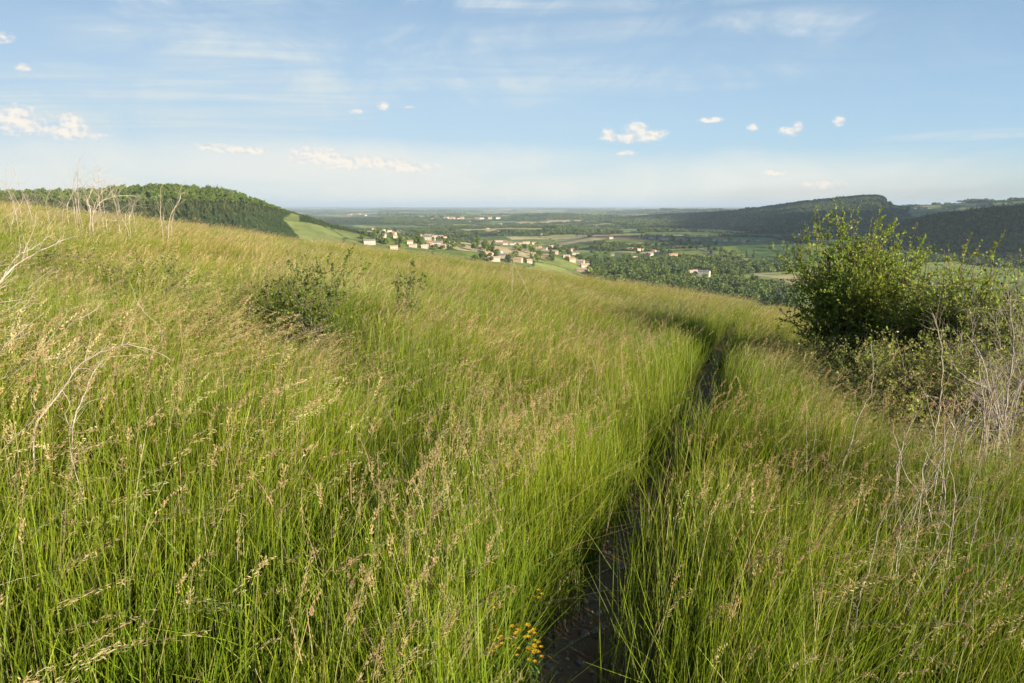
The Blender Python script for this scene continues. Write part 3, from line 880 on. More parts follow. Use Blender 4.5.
    # --- weeds: broad dark clump in the left meadow
    for k, (px, d, w, h, lab) in enumerate([
            (150, 9.0, .9, 1.15, 'brownish leafy weed clump under the bleached dead twigs'),
            (225, 6.6, .55, .95, 'dark leafy weed clump just left of the leafy shrub'),
            (55, 10.5, 1.2, 1.2, 'dull green scrub under the dead shrub on the left skyline'),
            (650, 16.5, .5, .75, 'small grey-green weed patch by the shaded bend of the path')]):
        b = base_at(px, d)
        T = ellip(26, (0, 0, h * .5), w, w * .7, h * .5, .4, .1)
        shrub('weed_clump', b, [tuple(t) for t in T], lab, 'weeds', BR + DG[:2], nt=9, nl=14, tw=(.1, .25), spread=w * .4, leaf=(.016, .030), r0=.005)
    # --- dead wood, left skyline
    dead('dead_shrub', [(9.5, [(90, 226), (91, 209), (87, 203), (94, 187), (99, 175), (100, 165)], 1.2), (9.5, [(92, 216), (102, 202), (114, 197), (128, 195), (136, 197)], 1.), (9.6, [(119, 226), (117, 209), (111, 190), (110, 184)], .9)],
         'bleached dead shrub with an upright and a sideways limb on the left skyline', 'dead shrub', rad=.016, twigs=11, tl=.32, depth=2)
    dead('dead_shrub', [(10., [(80, 222), (78, 200), (78, 184), (77, 170), (79.6, 157)], 1.), (10., [(78, 215), (74, 195), (73, 184), (74, 176)], .7)],
         'tallest thin bare stem poking into the sky at far left', 'dead shrub', m=M_DEADGREY, rad=.012, twigs=5, tl=.3, depth=1)
    dead('dead_shrub', [(10.5, [(33, 222), (27, 199), (21, 186), (15, 176), (12.5, 163)], 1.)],
         'crooked bare stem leaning left against the sky near the left edge', 'dead shrub', m=M_DEADGREY, rad=.012, twigs=6, tl=.35, depth=1)
    dead('dead_shrub', [(10., [(34, 222), (38, 203), (34, 190)], .9), (10.2, [(50, 222), (46, 204), (52, 188), (58, 181)], 1.), (9.8, [(62, 222), (64, 205), (60, 192)], .9), (9.9, [(8, 224), (16, 204), (8, 192), (2, 184)], .9), (9.7, [(24, 224), (30, 208), (28, 195)], .8)],
         'broad thicket of pale dead twigs along the left skyline', 'dead shrub', rad=.007, twigs=9, tl=.38, depth=2)
    dead('dead_shrub', [(8.8, [(161, 222), (160.5, 204), (159, 189.5), (164, 184)], .9)],
         'thin pale dead stem with a hooked top before the wooded hill', 'dead shrub', rad=.013, twigs=3, tl=.2)
    dead('dead_shrub', [(8.8, [(168, 226), (170, 214), (179, 199), (179, 190), (185, 182)], 1.), (8.9, [(172, 226), (176, 210), (171, 199)], .7)],
         'pale dead stem with forked top right of the hooked stem', 'dead shrub', rad=.014, twigs=6, tl=.25)
    # --- near left, bleached arching branches
    dead('dead_branch', [(3.1, [(-25, 330), (-12, 298), (0, 281), (17, 264), (41, 249), (58, 242), (77, 236)], 1.5), (3.1, [(-6, 292), (3, 276), (15, 255), (32, 248), (53, 233)], .9)],
         'thick bleached branch reaching in from the left edge and arching right', rad=.0085, twigs=6, tl=.12)
    dead('dead_branch', [(3.0, [(30, 430), (58, 393), (79, 366), (102, 351), (126, 346), (146, 349), (170, 360)], 1.2), (3.0, [(72, 425), (78, 412), (88, 396), (90, 382), (97, 369), (106, 359), (140, 355)], 1.)],
         'bleached forked branch arching over the grass at left', rad=.008, twigs=9, tl=.12)
    dead('dead_branch', [(3.2, [(-20, 372), (0, 347), (17, 333), (32, 321), (44, 313)], 1.), (3.2, [(-14, 362), (4, 344), (20, 337), (34, 330)], .7)],
         'thin pale twigs reaching in from the left edge at mid height', rad=.006, twigs=6, tl=.12)
    dead('dead_branch', [(2.9, [(-20, 390), (0, 377), (17, 369), (32, 359)], 1.)], 'short pale twig just under the thin twigs at the left edge', rad=.006, twigs=2, tl=.08)
    dead('dead_branch', [(4.6, [(162, 335), (158, 325), (143, 311), (133, 295), (130, 283)], 1.)], 'pale crooked stalk above the arching branch in the left meadow', rad=.007, twigs=3, tl=.12)
    dead('dead_branch', [(2.5, [(79, 480), (70, 441), (75, 415), (85, 398)], 1.), (2.4, [(-8, 465), (0, 454), (21, 431), (50, 404)], 1.)], 'crossed pale stalks in the grass below the arching branch', rad=.0042, twigs=4, tl=.1)
    dead('dead_branch', [(1.9, [(-10, 590), (0, 584), (25, 576), (58, 570)], 1.)], 'single pale dry stalk lying near the bottom left corner', rad=.0035, twigs=1, tl=.06)
    dead('dry_stalk', [(9.5, [(531, 300), (522, 279), (516, 268), (511, 253), (508, 244)], 1.), (9.5, [(513, 262), (516, 247), (518, 238)], .7), (9.5, [(511, 253), (512, 240), (511, 231)], .6)],
         'tall thin dry stalk sticking above the meadow at the centre', 'dry stalk', rad=.009, twigs=4, tl=.12, m=M_DEAD)
    # --- right side
    dead('dead_branch', [(5.0, [(936, 470), (938, 427), (944, 406), (947, 382), (946, 347), (940, 328), (932, 313)], 1.2), (4.9, [(900, 490), (910, 450), (928, 420), (944, 400)], .8)],
         'tall pale bare stem with a bent top below the bushes', rad=.008, twigs=7, tl=.22)
    dead('dead_shrub', [(5.6, [(1007, 440), (1008, 406), (1011, 376), (1013, 338), (1009, 300), (1007, 284)], 1.2), (5.6, [(1007, 436), (995, 397), (991, 374), (989, 350)], 1.), (5.6, [(1008, 430), (1012, 405), (1023, 380), (1034, 360)], 1.), (5.7, [(1004, 440), (985, 410), (972, 392)], .8)],
         'grey bare branching shrub at the right edge', 'dead shrub', m=M_DEADGREY, rad=.009, twigs=11, tl=.34, depth=2)
    dead('dead_shrub', [(7.0, [(975, 400), (968, 360), (975, 330), (970, 310)], 1.), (7.2, [(1000, 400), (1003, 350), (996, 320), (1002, 296)], 1.), (6.8, [(1020, 400), (1024, 350), (1016, 322)], 1.), (7., [(960, 405), (952, 372), (958, 345)], .9)],
         'thicket of thin grey twigs behind the bare shrub at the right edge', 'dead shrub', m=M_DEADGREY, rad=.008, twigs=15, tl=.55, depth=2)
    dead('dead_branch', [(5.0, [(840, 472), (855, 441), (863, 418), (874, 397), (875, 382), (871, 345)], 1.)], 'pale leaning stem nearest the path on the right', rad=.007, twigs=5, tl=.16)
    dead('dead_branch', [(3.4, [(868, 600), (873, 578), (881, 537), (896, 500), (901, 459), (927, 418)], 1.)], 'long pale stem leaning right from the lower right grass', rad=.0055, twigs=6, tl=.16)
    dead('dead_branch', [(3.5, [(890, 560), (901, 527), (922, 490), (953, 438)], 1.)], 'pale stem leaning right beside the longest one', rad=.0055, twigs=6, tl=.15)
    dead('dead_branch', [(3.5, [(935, 545), (945, 521), (974, 480), (989, 438)], 1.)], 'slanting pale stem in front of the grey bare shrub', rad=.0055, twigs=6, tl=.15)
    dead('dead_branch', [(2.8, [(955, 640), (963, 612), (979, 578), (990, 556)], 1.)], 'short pale stem low in the grass near the bottom right', rad=.004, twigs=3, tl=.1)
    dead('dead_branch', [(4.6, [(806, 470), (806, 438), (806, 397)], .8), (4.6, [(808, 462), (816, 440), (815, 425)], .6)], 'thin pale upright stem in the grass right of the path', rad=.005, twigs=2, tl=.1)
    dead('dead_branch', [(7.5, [(906, 392), (903, 365), (896, 338)], 1.)], 'thin pale stem at the foot of the big bush', rad=.008, twigs=3, tl=.2)
    dead('dead_branch', [(4.6, [(980, 490), (984, 462), (989, 438), (998, 415)], 1.)], 'thin pale stem right in front of the grey shrub base', rad=.006, twigs=4, tl=.15)

def twigs():
    def many(n, box, L, lean, label, group, rad, m=None, tl=.2, tw=4):
        for k in range(n):
            x, y = rng.uniform(box[0], box[2]), rng.uniform(box[1], box[3]); l = L * rng.uniform(.6, 1.3); a = rng.normal(lean, .35)
            pts = [(x, y)]; 
            for q in range(4):
                a += rng.normal(0, .22); pts.append((pts[-1][0] + math.sin(a) * l / 4, pts[-1][1] - math.cos(a) * l / 4))
            l2 = [(4., pts, 1.)]
            if rng.uniform() < .6:
                b0 = pts[2]; a2 = a + rng.choice([-.7, .7]); l2.append((4., [b0, (b0[0] + math.sin(a2) * l * .2, b0[1] - math.cos(a2) * l * .2), (b0[0] + math.sin(a2) * l * .38, b0[1] - math.cos(a2 * .8) * l * .42)], .7))
            dead('dead_twig', l2, label, 'dead twig', m=m, group=group, rad=rad, twigs=tw, tl=tl)
    many(15, (850, 430, 1010, 600), 105, .45, 'thin pale bare twig leaning right in the grass of the right foreground', 'bare twigs in the right foreground', .0075, tl=.14)
    many(10, (960, 380, 1020, 470), 95, .1, 'thin grey bare twig standing at the right edge under the loose bush', 'bare twigs at the right edge', .008, M_DEADGREY, tl=.25, tw=6)
    many(13, (0, 205, 130, 232), 34, .25, 'short crooked bare twig on the left skyline', 'bare twigs on the left skyline', .0042, tl=.16, tw=3)
    many(8, (0, 280, 70, 400), 62, .8, 'pale bent dead twig in the grass near the left edge', 'bent twigs near the left edge', .007, tl=.12, tw=5)

def flowers():
    ym = solid_mat('yellow_petals', (.52, .30, .015), (.58, .36, .02), 30., .5, .3)
    gm = leaf_mat('flower_stem', (1, 1, 1), var=.1)
    spots = [(209, 512), (248, 565), (250, 617), (331, 588), (343, 592), (413, 528), (389, 556), (418, 574), (412, 590), (443, 482), (443, 586), (455, 572), (453, 582), (457, 622), (345, 398), (360, 517), (262, 492)]
    spots = [(350 + a / 2.414, 400 + b / 2.414) for a, b in spots] + [(528, 652), (519, 634), (534, 661), (497, 640)]
    proto_ = None
    for i, (px, py) in enumerate(spots):
        g = hit_near(px, py, .30)
        if proto_ is None:
            e = empty('yellow_flower', g); tag(e, 'small yellow wildflower low in the grass left of the path', 'flower', 'yellow wildflowers at the edge of the path')
            a = Acc(); ribbons(a, np.array([[0, 0, -.02]]), np.array([.40]), np.array([.003]), np.array([.3]), np.array([.07]), vary((.06, .12, .02), 1), vary((.1, .2, .03), 1), S=4)
            ribbons(a, np.zeros((8, 3)) + np.array([[0, 0, .0]]) + np.stack([np.zeros(8), np.zeros(8), np.linspace(0, .30, 8)], 1), np.full(8, .035), np.full(8, .012), rng.uniform(0, 6.28, 8), np.full(8, .8), vary((.06, .12, .02), 8), vary((.1, .2, .03), 8), S=2)
            V, Fq, c = a.get(); build('stem', V, Fq, gm, c, parent=e)
            acc = Acc()
            for hx, hy, hz in ((0.028, .008, .385), (.040, -.004, .37), (.020, -.014, .362), (.008, .016, .35)):
                for k in range(5):
                    an = k * 2 * math.pi / 5; ca, sa = math.cos(an), math.sin(an)
                    p = np.array([[0, 0, 0], [.005 * ca - .004 * sa, .005 * sa + .004 * ca, .003], [.012 * ca, .012 * sa, .002], [.005 * ca + .004 * sa, .005 * sa - .004 * ca, .003]])
                    acc.add(p + np.array([hx, hy, hz]), [[0, 1, 2, 3]], (1, 1, 1))
            V, Fq, c = acc.get(); build('petals', V, Fq, ym, parent=e)
            e.rotation_euler = (0, 0, 1.); proto_ = e
        else:
            dup(proto_, g, rng.uniform(0, 6.28), float(rng.uniform(.6, .95)))

# ------------------------------------------------------------------ trees far away
def crown_mesh(kind, nq, qs, H, Wd):
    """leaf-clump faces spread through a lumpy crown; returns V,F,c  (H total height, Wd width)"""
    a = Acc()
    if kind == 'round':
        nl = 7; cen = np.stack([rng.normal(0, Wd * .20, nl), rng.normal(0, Wd * .20, nl), rng.uniform(H * .38, H * .82, nl)], 1); rad = rng.uniform(Wd * .20, Wd * .34, nl)
    elif kind == 'tall':
        nl = 7; cen = np.stack([rng.normal(0, Wd * .10, nl), rng.normal(0, Wd * .10, nl), np.linspace(H * .22, H * .88, nl)], 1); rad = Wd * np.array([.36, .42, .42, .38, .32, .25, .16])
    else:   # conifer
        nl = 8; cen = np.stack([rng.normal(0, Wd * .05, nl), rng.normal(0, Wd * .05, nl), np.linspace(H * .18, H * .92, nl)], 1); rad = Wd * np.linspace(.46, .10, nl)
    k = rng.choice(nl, nq, p=rad ** 2 / (rad ** 2).sum())
    v = rng.normal(size=(nq, 3)); v /= np.linalg.norm(v, axis=1, keepdims=True)
    P = cen[k] + v * (rad[k] * rng.uniform(.6, 1.05, nq))[:, None] * np.array([1, 1, .85])
    nrm = v * .8 + rng.normal(0, .5, (nq, 3)); nrm /= np.linalg.norm(nrm, axis=1, keepdims=True)
    t = np.cross(nrm, rng.normal(size=(nq, 3))); t /= np.linalg.norm(t, axis=1, keepdims=True); bb = np.cross(nrm, t)
    s = qs * rng.uniform(.6, 1.3, nq)[:, None]
    q = np.stack([P - t * s, P - bb * s * .7, P + t * s, P + bb * s * .8], 1)
    lc = {'round': (.105, .155, .032), 'tall': (.075, .12, .03), 'conifer': (.065, .085, .032)}[kind]
    lum = rng.uniform(.75, 1.3, nl)[k]
    c = np.clip(np.array(lc) * lum[:, None] * rng.uniform(.8, 1.25, (nq, 1)), 0, 1)
    a.add(q, np.arange(4 * nq).reshape(nq, 4), np.repeat(c[:, None], 4, 1).reshape(-1, 3))
    return a.get()

def trees():
    ml = leaf_mat('tree_leaves', (1, 1, 1), var=.6, trans=.22, rough=.7, posscale=.012, tint2=(1.2, 1.1, 1.))
    # individual trees: thing > trunk, crown
    protos = []
    for k, (kind, H, Wd) in enumerate([('round', 10, 9), ('round', 11, 8), ('round', 8, 9), ('tall', 14, 5.5), ('conifer', 13, 6), ('round', 12, 10)]):
        name = {'round': 'broadleaf_tree', 'tall': 'poplar_tree', 'conifer': 'conifer_tree'}[kind]
        tr = Acc(); zz = np.linspace(-.5, H * .62, 7)
        tube(tr, np.stack([rng.normal(0, .06, 7), rng.normal(0, .06, 7), zz], 1), np.linspace(.30, .10, 7), (1, 1, 1), 6)
        for q in range(5):
            an = rng.uniform(0, 6.28); z0 = H * rng.uniform(.25, .5); L = Wd * .32
            P = np.array([[0, 0, z0], [math.cos(an) * L * .5, math.sin(an) * L * .5, z0 + L * .4], [math.cos(an) * L, math.sin(an) * L, z0 + L * .8]])
            tube(tr, P, [.12, .08, .04], (1, 1, 1), 5)
        protos.append((name, tr.get(), crown_mesh(kind, 420, .62, H, Wd), kind))
    bark = solid_mat('tree_bark', (.12, .10, .08), (.07, .06, .045), 2., .95, .1)
    made = {}
    def place(px, py, pk, label, group, sc):
        g, r = hit(px, py)
        if pk not in made:
            name, t, c, kind = protos[pk]
            e = empty(name, g); V, Fq, cc = t; build('trunk', V, Fq, bark, parent=e, smooth_sh=True)
            V, Fq, cc = c; build('crown', V, Fq, ml, cc, parent=e)
            e['category'] = 'tree'; e['label'] = label; e['group'] = group; e.scale = (sc,) * 3; e.rotation_euler = (0, 0, rng.uniform(0, 6)); made[pk] = e; return e
        return dup(made[pk], g, float(rng.uniform(0, 6.28)), float(sc), label, group)
    kindname = ['rounded green', 'rounded green', 'rounded green', 'slim upright', 'dark conical', 'rounded green']
    # village trees on the spur, valley belt, hedgerow trees
    zones = [('among the village houses on the spur', [(366, 230), (404, 230), (452, 238), (470, 250), (432, 252), (392, 247), (362, 240)], 85),
             ('in the wooded belt on the valley floor', [(580, 262), (640, 262), (700, 266), (780, 288), (780, 296), (690, 282), (600, 276)], 105),
             ('among the scattered houses in mid valley', [(470, 240), (560, 246), (660, 248), (660, 262), (570, 266), (475, 262)], 80),
             ('in the hedges between the valley fields', [(640, 238), (790, 238), (800, 262), (640, 254)], 44)]
    for where, poly, n in zones:
        xs = [p[0] for p in poly]; ys = [p[1] for p in poly]; c = 0
        while c < n:
            px, py = rng.uniform(min(xs), max(xs)), rng.uniform(min(ys), max(ys))
            if not inpoly(np.array([px]), np.array([py]), poly)[0]: continue
            pk = int(rng.choice(6, p=[.24, .2, .18, .12, .08, .18]))
            place(px, py, pk, '%s tree %s' % (kindname[pk], where), '%s trees %s' % (kindname[pk], where), rng.uniform(.8, 1.45) * (.75 if 'spur' in where else 1)); c += 1
    # far-off woods as one mass each
    wc = bpy.data.collections.new('wood_crowns')
    names = []
    def addp(nm, parts):
        a = Acc()
        for (V, Fq, c), off, s in parts:
            a.add(V * s + np.array(off), Fq, c * (.8 if nm[0] in 'cd' else 1.))
        V, Fq, c = a.get(); o = build(nm, V, Fq, ml, c, link=False); wc.objects.link(o)
    for k in range(4): addp('a%d' % k, [(crown_mesh('round', 170, .85, 9.5, 8.5), (0, 0, -1.2), 1)])
    for k in range(3): addp('b%d' % k, [(crown_mesh('conifer', 130, .75, 12, 6), (0, 0, -1), 1)])
    for k in range(4):
        addp('c%d' % k, [(crown_mesh('round' if rng.uniform() < .75 else 'conifer', 60, 1.9, 14, 12), (rng.uniform(-20, 20), rng.uniform(-20, 20), -3), 1) for _ in range(11)])
    for k in range(2):
        addp('d%d' % k, [(crown_mesh('round', 26, 6., 22, 34), (rng.uniform(-80, 80), rng.uniform(-80, 80), -5), 1) for _ in range(18)])
    def mass(name, label, n, r0, r1, a0, a1, idxs, cond=None, sc=(.75, 1.25)):
        r = np.sqrt(rng.uniform(r0 ** 2, r1 ** 2, n)); a = rng.uniform(a0, a1, n)
        x = r * np.sin(a); y = r * np.cos(a); z = ground(x, y)
        k = wood_mask(x, y, z) > .5
        px, py = project(x, y, z)
        if cond is not None: k &= cond(px, py, x, y, z)
        x, y, z, px, py = [q[k] for q in (x, y, z, px, py)]
        m = len(x); idx = idxs(px, py, x, y, m)
        s = rng.uniform(sc[0], sc[1], m) * np.where(rng.uniform(0, 1, m) < .06, 1.3, 1.) * (1 - .62 * smooth(215, 296, px) * (px < 380))
        R = np.zeros((m, 3)); R[:, 2] = rng.uniform(0, 6.28, m)
        o = instancer(name, wc, np.stack([x, y, z], 1), idx, R, np.stack([s, s, s * rng.uniform(.85, 1.2, m)], 1))
        tag(o, label, 'wood', kind='stuff'); print(name, m)
    def left_idx(px, py, x, y, m):
        # bright broadleaves on top, darker pines lower on the slope
        n = fbm(x / 90, y / 90, 61); pine = (py > 201 + (n - .5) * 34 + np.maximum(px - 180, -60) * .06) | (n < .40)
        return np.where(pine, rng.integers(4, 7, m), rng.integers(0, 4, m))
    mass('hillside_wood', 'dense mixed wood covering the hill at the left', 38000, 560, 1900, -.85, -.19, left_idx, sc=(.42, .85))
    mass('valley_wood', 'dark broadleaf wood and hedges filling the valley floor', 11000, 600, 1400, .05, .5, lambda px, py, x, y, m: rng.integers(0, 5, m), sc=(.7, 1.5))
    mass('hillside_wood', 'dark shaded wood covering the near hill at the right', 26000, 1380, 2700, .42, .85, lambda px, py, x, y, m: rng.integers(0, 7, m), sc=(.8, 1.3))
    mass('hillside_wood', 'dark wood covering the long flank below the cliff', 13000, 2500, 5600, .05, .62, lambda px, py, x, y, m: rng.integers(7, 11, m), cond=lambda px, py, x, y, z: z > FLOOR + 9, sc=(.7, 1.15))
    mass('valley_wood', 'bluish woods and hedges on the middle valley floor', 15000, 1400, 6000, -.35, .6, lambda px, py, x, y, m: rng.integers(7, 11, m), cond=lambda px, py, x, y, z: z < FLOOR + 22, sc=(.4, .8))
    mass('plain_wood', 'hazy woods scattered over the far plain and ridges', 9000, 5600, 26000, -.6, .75, lambda px, py, x, y, m: rng.integers(11, 13, m), sc=(.5, 1.2))

# ------------------------------------------------------------------ houses
def houses():
    W = [solid_mat('wall_cream', (.46, .38, .27), (.40, .33, .24), .5), solid_mat('wall_white', (.52, .49, .42), (.45, .42, .36), .5), solid_mat('wall_stone', (.42, .36, .28), (.34, .29, .23), .8), solid_mat('wall_rose', (.60, .42, .32), (.54, .38, .29), .5)]
    Rf = [solid_mat('roof_terracotta', (.42, .21, .13), (.52, .30, .19), .6), solid_mat('roof_weathered_tile', (.36, .26, .20), (.46, .34, .26), .6), solid_mat('roof_slate', (.14, .14, .15), (.20, .19, .19), .6), solid_mat('roof_pale_sheet', (.46, .42, .36), (.40, .37, .32), .3)]
    gl = solid_mat('window_glass', (.03, .035, .04), (.05, .06, .07), 1., .2, .5)
    def house(name, w, d, h, rh, wm, rm, loc, rz, detail, label, group=None, cat='house'):
        e = empty(name, loc, rz); tag(e, label, cat, group)
        bm = bmesh.new()
        hw, hd = w / 2, d / 2
        vs = [bm.verts.new(p) for p in [(-hw, -hd, -3), (hw, -hd, -3), (hw, hd, -3), (-hw, hd, -3), (-hw, -hd, h), (hw, -hd, h), (hw, hd, h), (-hw, hd, h), (-hw, 0, h + rh), (hw, 0, h + rh)]]
        for f in [(0, 1, 5, 4), (2, 3, 7, 6), (1, 2, 6, 9, 5), (3, 0, 4, 8, 7), (0, 3, 2, 1)]: bm.faces.new([vs[i] for i in f])
        me = bpy.data.meshes.new('wall'); bm.to_mesh(me); bm.free(); me.materials.append(wm); o = bpy.data.objects.new('wall', me); C.objects.link(o); o.parent = e
        ov = .45; T = .22
        V = []; 
        for sx in (-hw - ov, hw + ov):
            sl = rh / hd
            V += [(sx, -hd - ov, h - ov * sl + .03), (sx, 0, h + rh + .03), (sx, hd + ov, h - ov * sl + .03), (sx, -hd - ov, h - ov * sl + T), (sx, 0, h + rh + T), (sx, hd + ov, h - ov * sl + T)]
        Fc = [(0, 1, 7, 6), (1, 2, 8, 7), (3, 9, 10, 4), (4, 10, 11, 5), (0, 6, 9, 3), (2, 5, 11, 8), (0, 3, 4, 1), (1, 4, 5, 2), (6, 7, 10, 9), (7, 8, 11, 10)]
        rf = build('roof', V, Fc, rm, parent=e)
        if detail:
            cx = hw * .45
            bx = [(cx - .4, .6, h + rh * .5), (cx + .4, .6, h + rh * .5), (cx + .4, 1.4, h + rh * .5), (cx - .4, 1.4, h + rh * .5)]
            V = bx + [(x, y, h + rh + 1.) for x, y, z in bx]
            build('chimney', V, [(0, 1, 5, 4), (1, 2, 6, 5), (2, 3, 7, 6), (3, 0, 4, 7), (4, 5, 6, 7)], wm, parent=rf)
            nx = max(2, int(w / 3.4))
            for fl in range(max(1, int(h / 2.8))):
                for k in range(nx):
                    x = -hw + (k + .5) * w / nx; z = 1.4 + fl * 2.8
                    for sy in (-1, 1):
                        y = sy * (hd + .012); V = [(x - .5, y - .01, z - .6), (x + .5, y - .01, z - .6), (x + .5, y - .01, z + .6), (x - .5, y - .01, z + .6), (x - .5, y + .01, z - .6), (x + .5, y + .01, z - .6), (x + .5, y + .01, z + .6), (x - .5, y + .01, z + .6)]
                        build('window', V, [(0, 1, 2, 3), (7, 6, 5, 4), (0, 4, 5, 1), (1, 5, 6, 2), (2, 6, 7, 3), (3, 7, 4, 0)], gl, parent=e)
        return e
    # px, py(base), width px, height class, wall, roof, label
    big = [(375, 230, 9, 1.0, 3, 0, 'long rose house with tiled roof at the left end of the village', .2),
           (384, 231.5, 5, 1.6, 0, 0, 'tall narrow cream house in the village centre', 1.2),
           (389.5, 232, 5, 1.3, 3, 0, 'rose house just right of the tall cream house', .4),
           (393, 236, 7, 1.0, 0, 1, 'cream house at the lower right of the upper village', -.3),
           (382, 237, 9, .7, 1, 3, 'long low white building below the upper village', .0),
           (424, 236, 8, 1.0, 0, 0, 'cream house with terracotta roof in the lower village', .3),
           (427.5, 240, 9, 1.1, 2, 2, 'dark slate-roofed building in the lower village', .1),
           (433.5, 240, 4, 1.3, 1, 0, 'bright white house beside the dark slate roof', 1.4),
           (425, 248, 8, .7, 1, 3, 'long low white building under the lower village', .05),
           (440, 248, 13, .9, 2, 1, 'large brown-roofed farm right of the low white building', -.1),
           (446, 238, 6, .9, 3, 0, 'rose house at the right end of the lower village', .2),
           (498.5, 242, 10, .8, 0, 1, 'long cream building left of the row of pale houses', .1),
           (579, 263, 12, .8, 2, 1, 'long grey-brown roofed building among trees above the meadow crest', -.35),
           (500, 256, 6, 1.1, 1, 3, 'square white house below the row of pale houses', .3),
           (529.5, 263, 6, .8, 1, 0, 'white bungalow just above the meadow crest at centre', .1),
           (630, 250, 8, .8, 0, 1, 'cream house on the far side of the valley trees', .1),
           (692, 275.5, 13, 1.5, 2, 1, 'farmhouse with broad weathered tile roof above the meadow crest', .5),
           (704, 276.5, 12, 1.7, 1, 2, 'white-walled house with grey roof beside the broad tiled farmhouse', -.5),
           (689, 281, 12, 1.1, 0, 0, 'cream outbuilding below the broad tiled farmhouse', .2)]
    for px, py, w, hc, wm, rm, lab, rz in big:
        g, r = hit(px, py); ww = float(np.clip(w * r / 683 * .88, 7, 28)); g.z += .0
        house('farmhouse' if 'farm' in lab else ('building' if 'building' in lab else 'house'), ww, min(ww * .75, 10), 4.6 * hc, 1.9, W[wm], Rf[rm], g, rz, r < 1300, lab, cat='building' if 'building' in lab else 'house')
    # small ones: copies
    pk = []
    for wm, rm in ((0, 0), (1, 0), (3, 1), (2, 2)): pk.append((wm, rm))
    groups = [('small pale house scattered in the village on the spur', 'small houses of the spur village', [(400, 235), (411, 236), (430, 236), (437, 237), (441, 237), (453, 235), (410, 244), (413, 247), (430, 246), (435, 246), (369, 244), (394, 249), (379, 234), (396, 238), (418, 237)]),
              ('small pale house in the row across the middle of the valley', 'pale houses in the mid-valley row', [(505.6, 245), (512, 245), (516, 244), (521, 244.5), (526, 244), (528, 243), (534, 244.5), (539, 248), (551, 248), (489, 256), (502, 258), (494, 261), (507, 258), (518, 262), (545, 250)]),
              ('small house among the trees left of the valley centre', 'houses among the mid-valley trees', [(554, 254), (559, 253), (570, 252), (575, 255), (572, 262), (585, 268), (594, 269), (600, 270), (604, 270), (582, 272), (605, 243), (566, 258), (590, 262), (612, 256), (547, 258)]),
              ('small white house in the far row at the foot of the wooded flank', 'far houses at the foot of the wooded flank', [(641, 238), (651, 239), (663, 240), (666, 240), (677, 240), (681, 240.5), (693, 241), (697, 241), (715, 241), (720, 241), (725, 241.5), (758, 241.5), (735, 242), (743, 242)]),
              ('small house on the valley floor between hedges', 'houses between the hedges of the valley floor', [(640, 251), (654, 252), (673, 257), (683, 260), (634, 259), (644, 260), (650, 256), (732, 256), (620, 262), (663, 262), (655, 266)]),
              ('distant pale building of the town on the plain', 'buildings of the far town', [(527, 231), (495, 234), (488, 229), (505, 232), (470, 222), (452, 219.5), (446, 219.2), (458, 219.6), (462, 219), (478, 220), (482, 219.3), (490, 219.5), (498, 219), (432, 219.5), (500, 225), (556, 228), (540, 235), (611, 239), (350, 215.5), (360, 215), (366, 216)])]
    base = {}
    for lab, grp, L in groups:
        for i, (px, py) in enumerate(L):
            g, r = hit(px, py); k = int(rng.integers(0, 4)) if 'far' not in grp else int(rng.integers(0, 2))
            s = float(rng.uniform(.7, 1.25)) * (1 if r < 3000 else (1.5 if r < 5000 else 2.6))
            if k not in base:
                base[k] = house('house', 11, 8, 4.4, 1.8, W[pk[k][0]], Rf[pk[k][1]], g, float(rng.uniform(-.6, .6)), False, lab, grp); base[k].scale = (s,) * 3
            else: dup(base[k], g, float(rng.uniform(-.6, .6)), (s * float(rng.uniform(.8, 1.5)), s, s), lab, grp)
    # slim tower of the village
    g, r = hit(373, 231)
    e = empty('church_tower', g); tag(e, 'slim pale tower with a pointed cap rising over the village', 'tower')
    V = [(-1.6, -1.6, -2), (1.6, -1.6, -2), (1.6, 1.6, -2), (-1.6, 1.6, -2), (-1.5, -1.5, 11), (1.5, -1.5, 11), (1.5, 1.5, 11), (-1.5, 1.5, 11)]
    build('wall', V, [(0, 1, 5, 4), (1, 2, 6, 5), (2, 3, 7, 6), (3, 0, 4, 7), (4, 5, 6, 7)], W[0], parent=e)
    V = [(-1.9, -1.9, 11.02), (1.9, -1.9, 11.02), (1.9, 1.9, 11.02), (-1.9, 1.9, 11.02), (0, 0, 15.5)]
    build('roof', V, [(0, 1, 4), (1, 2, 4), (2, 3, 4), (3, 0, 4), (3, 2, 1, 0)], Rf[1], parent=e)

# ------------------------------------------------------------------ lane across the valley fields
def lane():
    pts = [hit(px, py)[0] for px, py in [(693, 246), (700, 248.5), (708, 252), (714, 256), (717, 259)]]
    P = np.array([tuple(p) for p in pts]); Q = np.stack([np.interp(np.linspace(0, len(P) - 1, 60), np.arange(len(P)), P[:, k]) for k in range(3)], 1)
    T = np.gradient(Q[:, :2], axis=0); T /= np.linalg.norm(T, axis=1, keepdims=True); Nn = np.stack([T[:, 1], -T[:, 0]], 1)
    V = []
    for s in (-2.4, 2.4):
        xy = Q[:, :2] + Nn * s; V.append(np.concatenate([xy, (ground(xy[:, 0], xy[:, 1]) + .35)[:, None]], 1))
    V = np.concatenate(V); n = 60; q = np.array([[i, i + 1, n + i + 1, n + i] for i in range(n - 1)])
    o = build('lane', V, q, solid_mat('pale_gravel', (.30, .27, .22), (.24, .21, .17), .2)); tag(o, kind='structure')

# ------------------------------------------------------------------ light, air, sky
SUN_AZ = math.radians(130)     # clockwise from +Y
SUN_EL = math.radians(19)

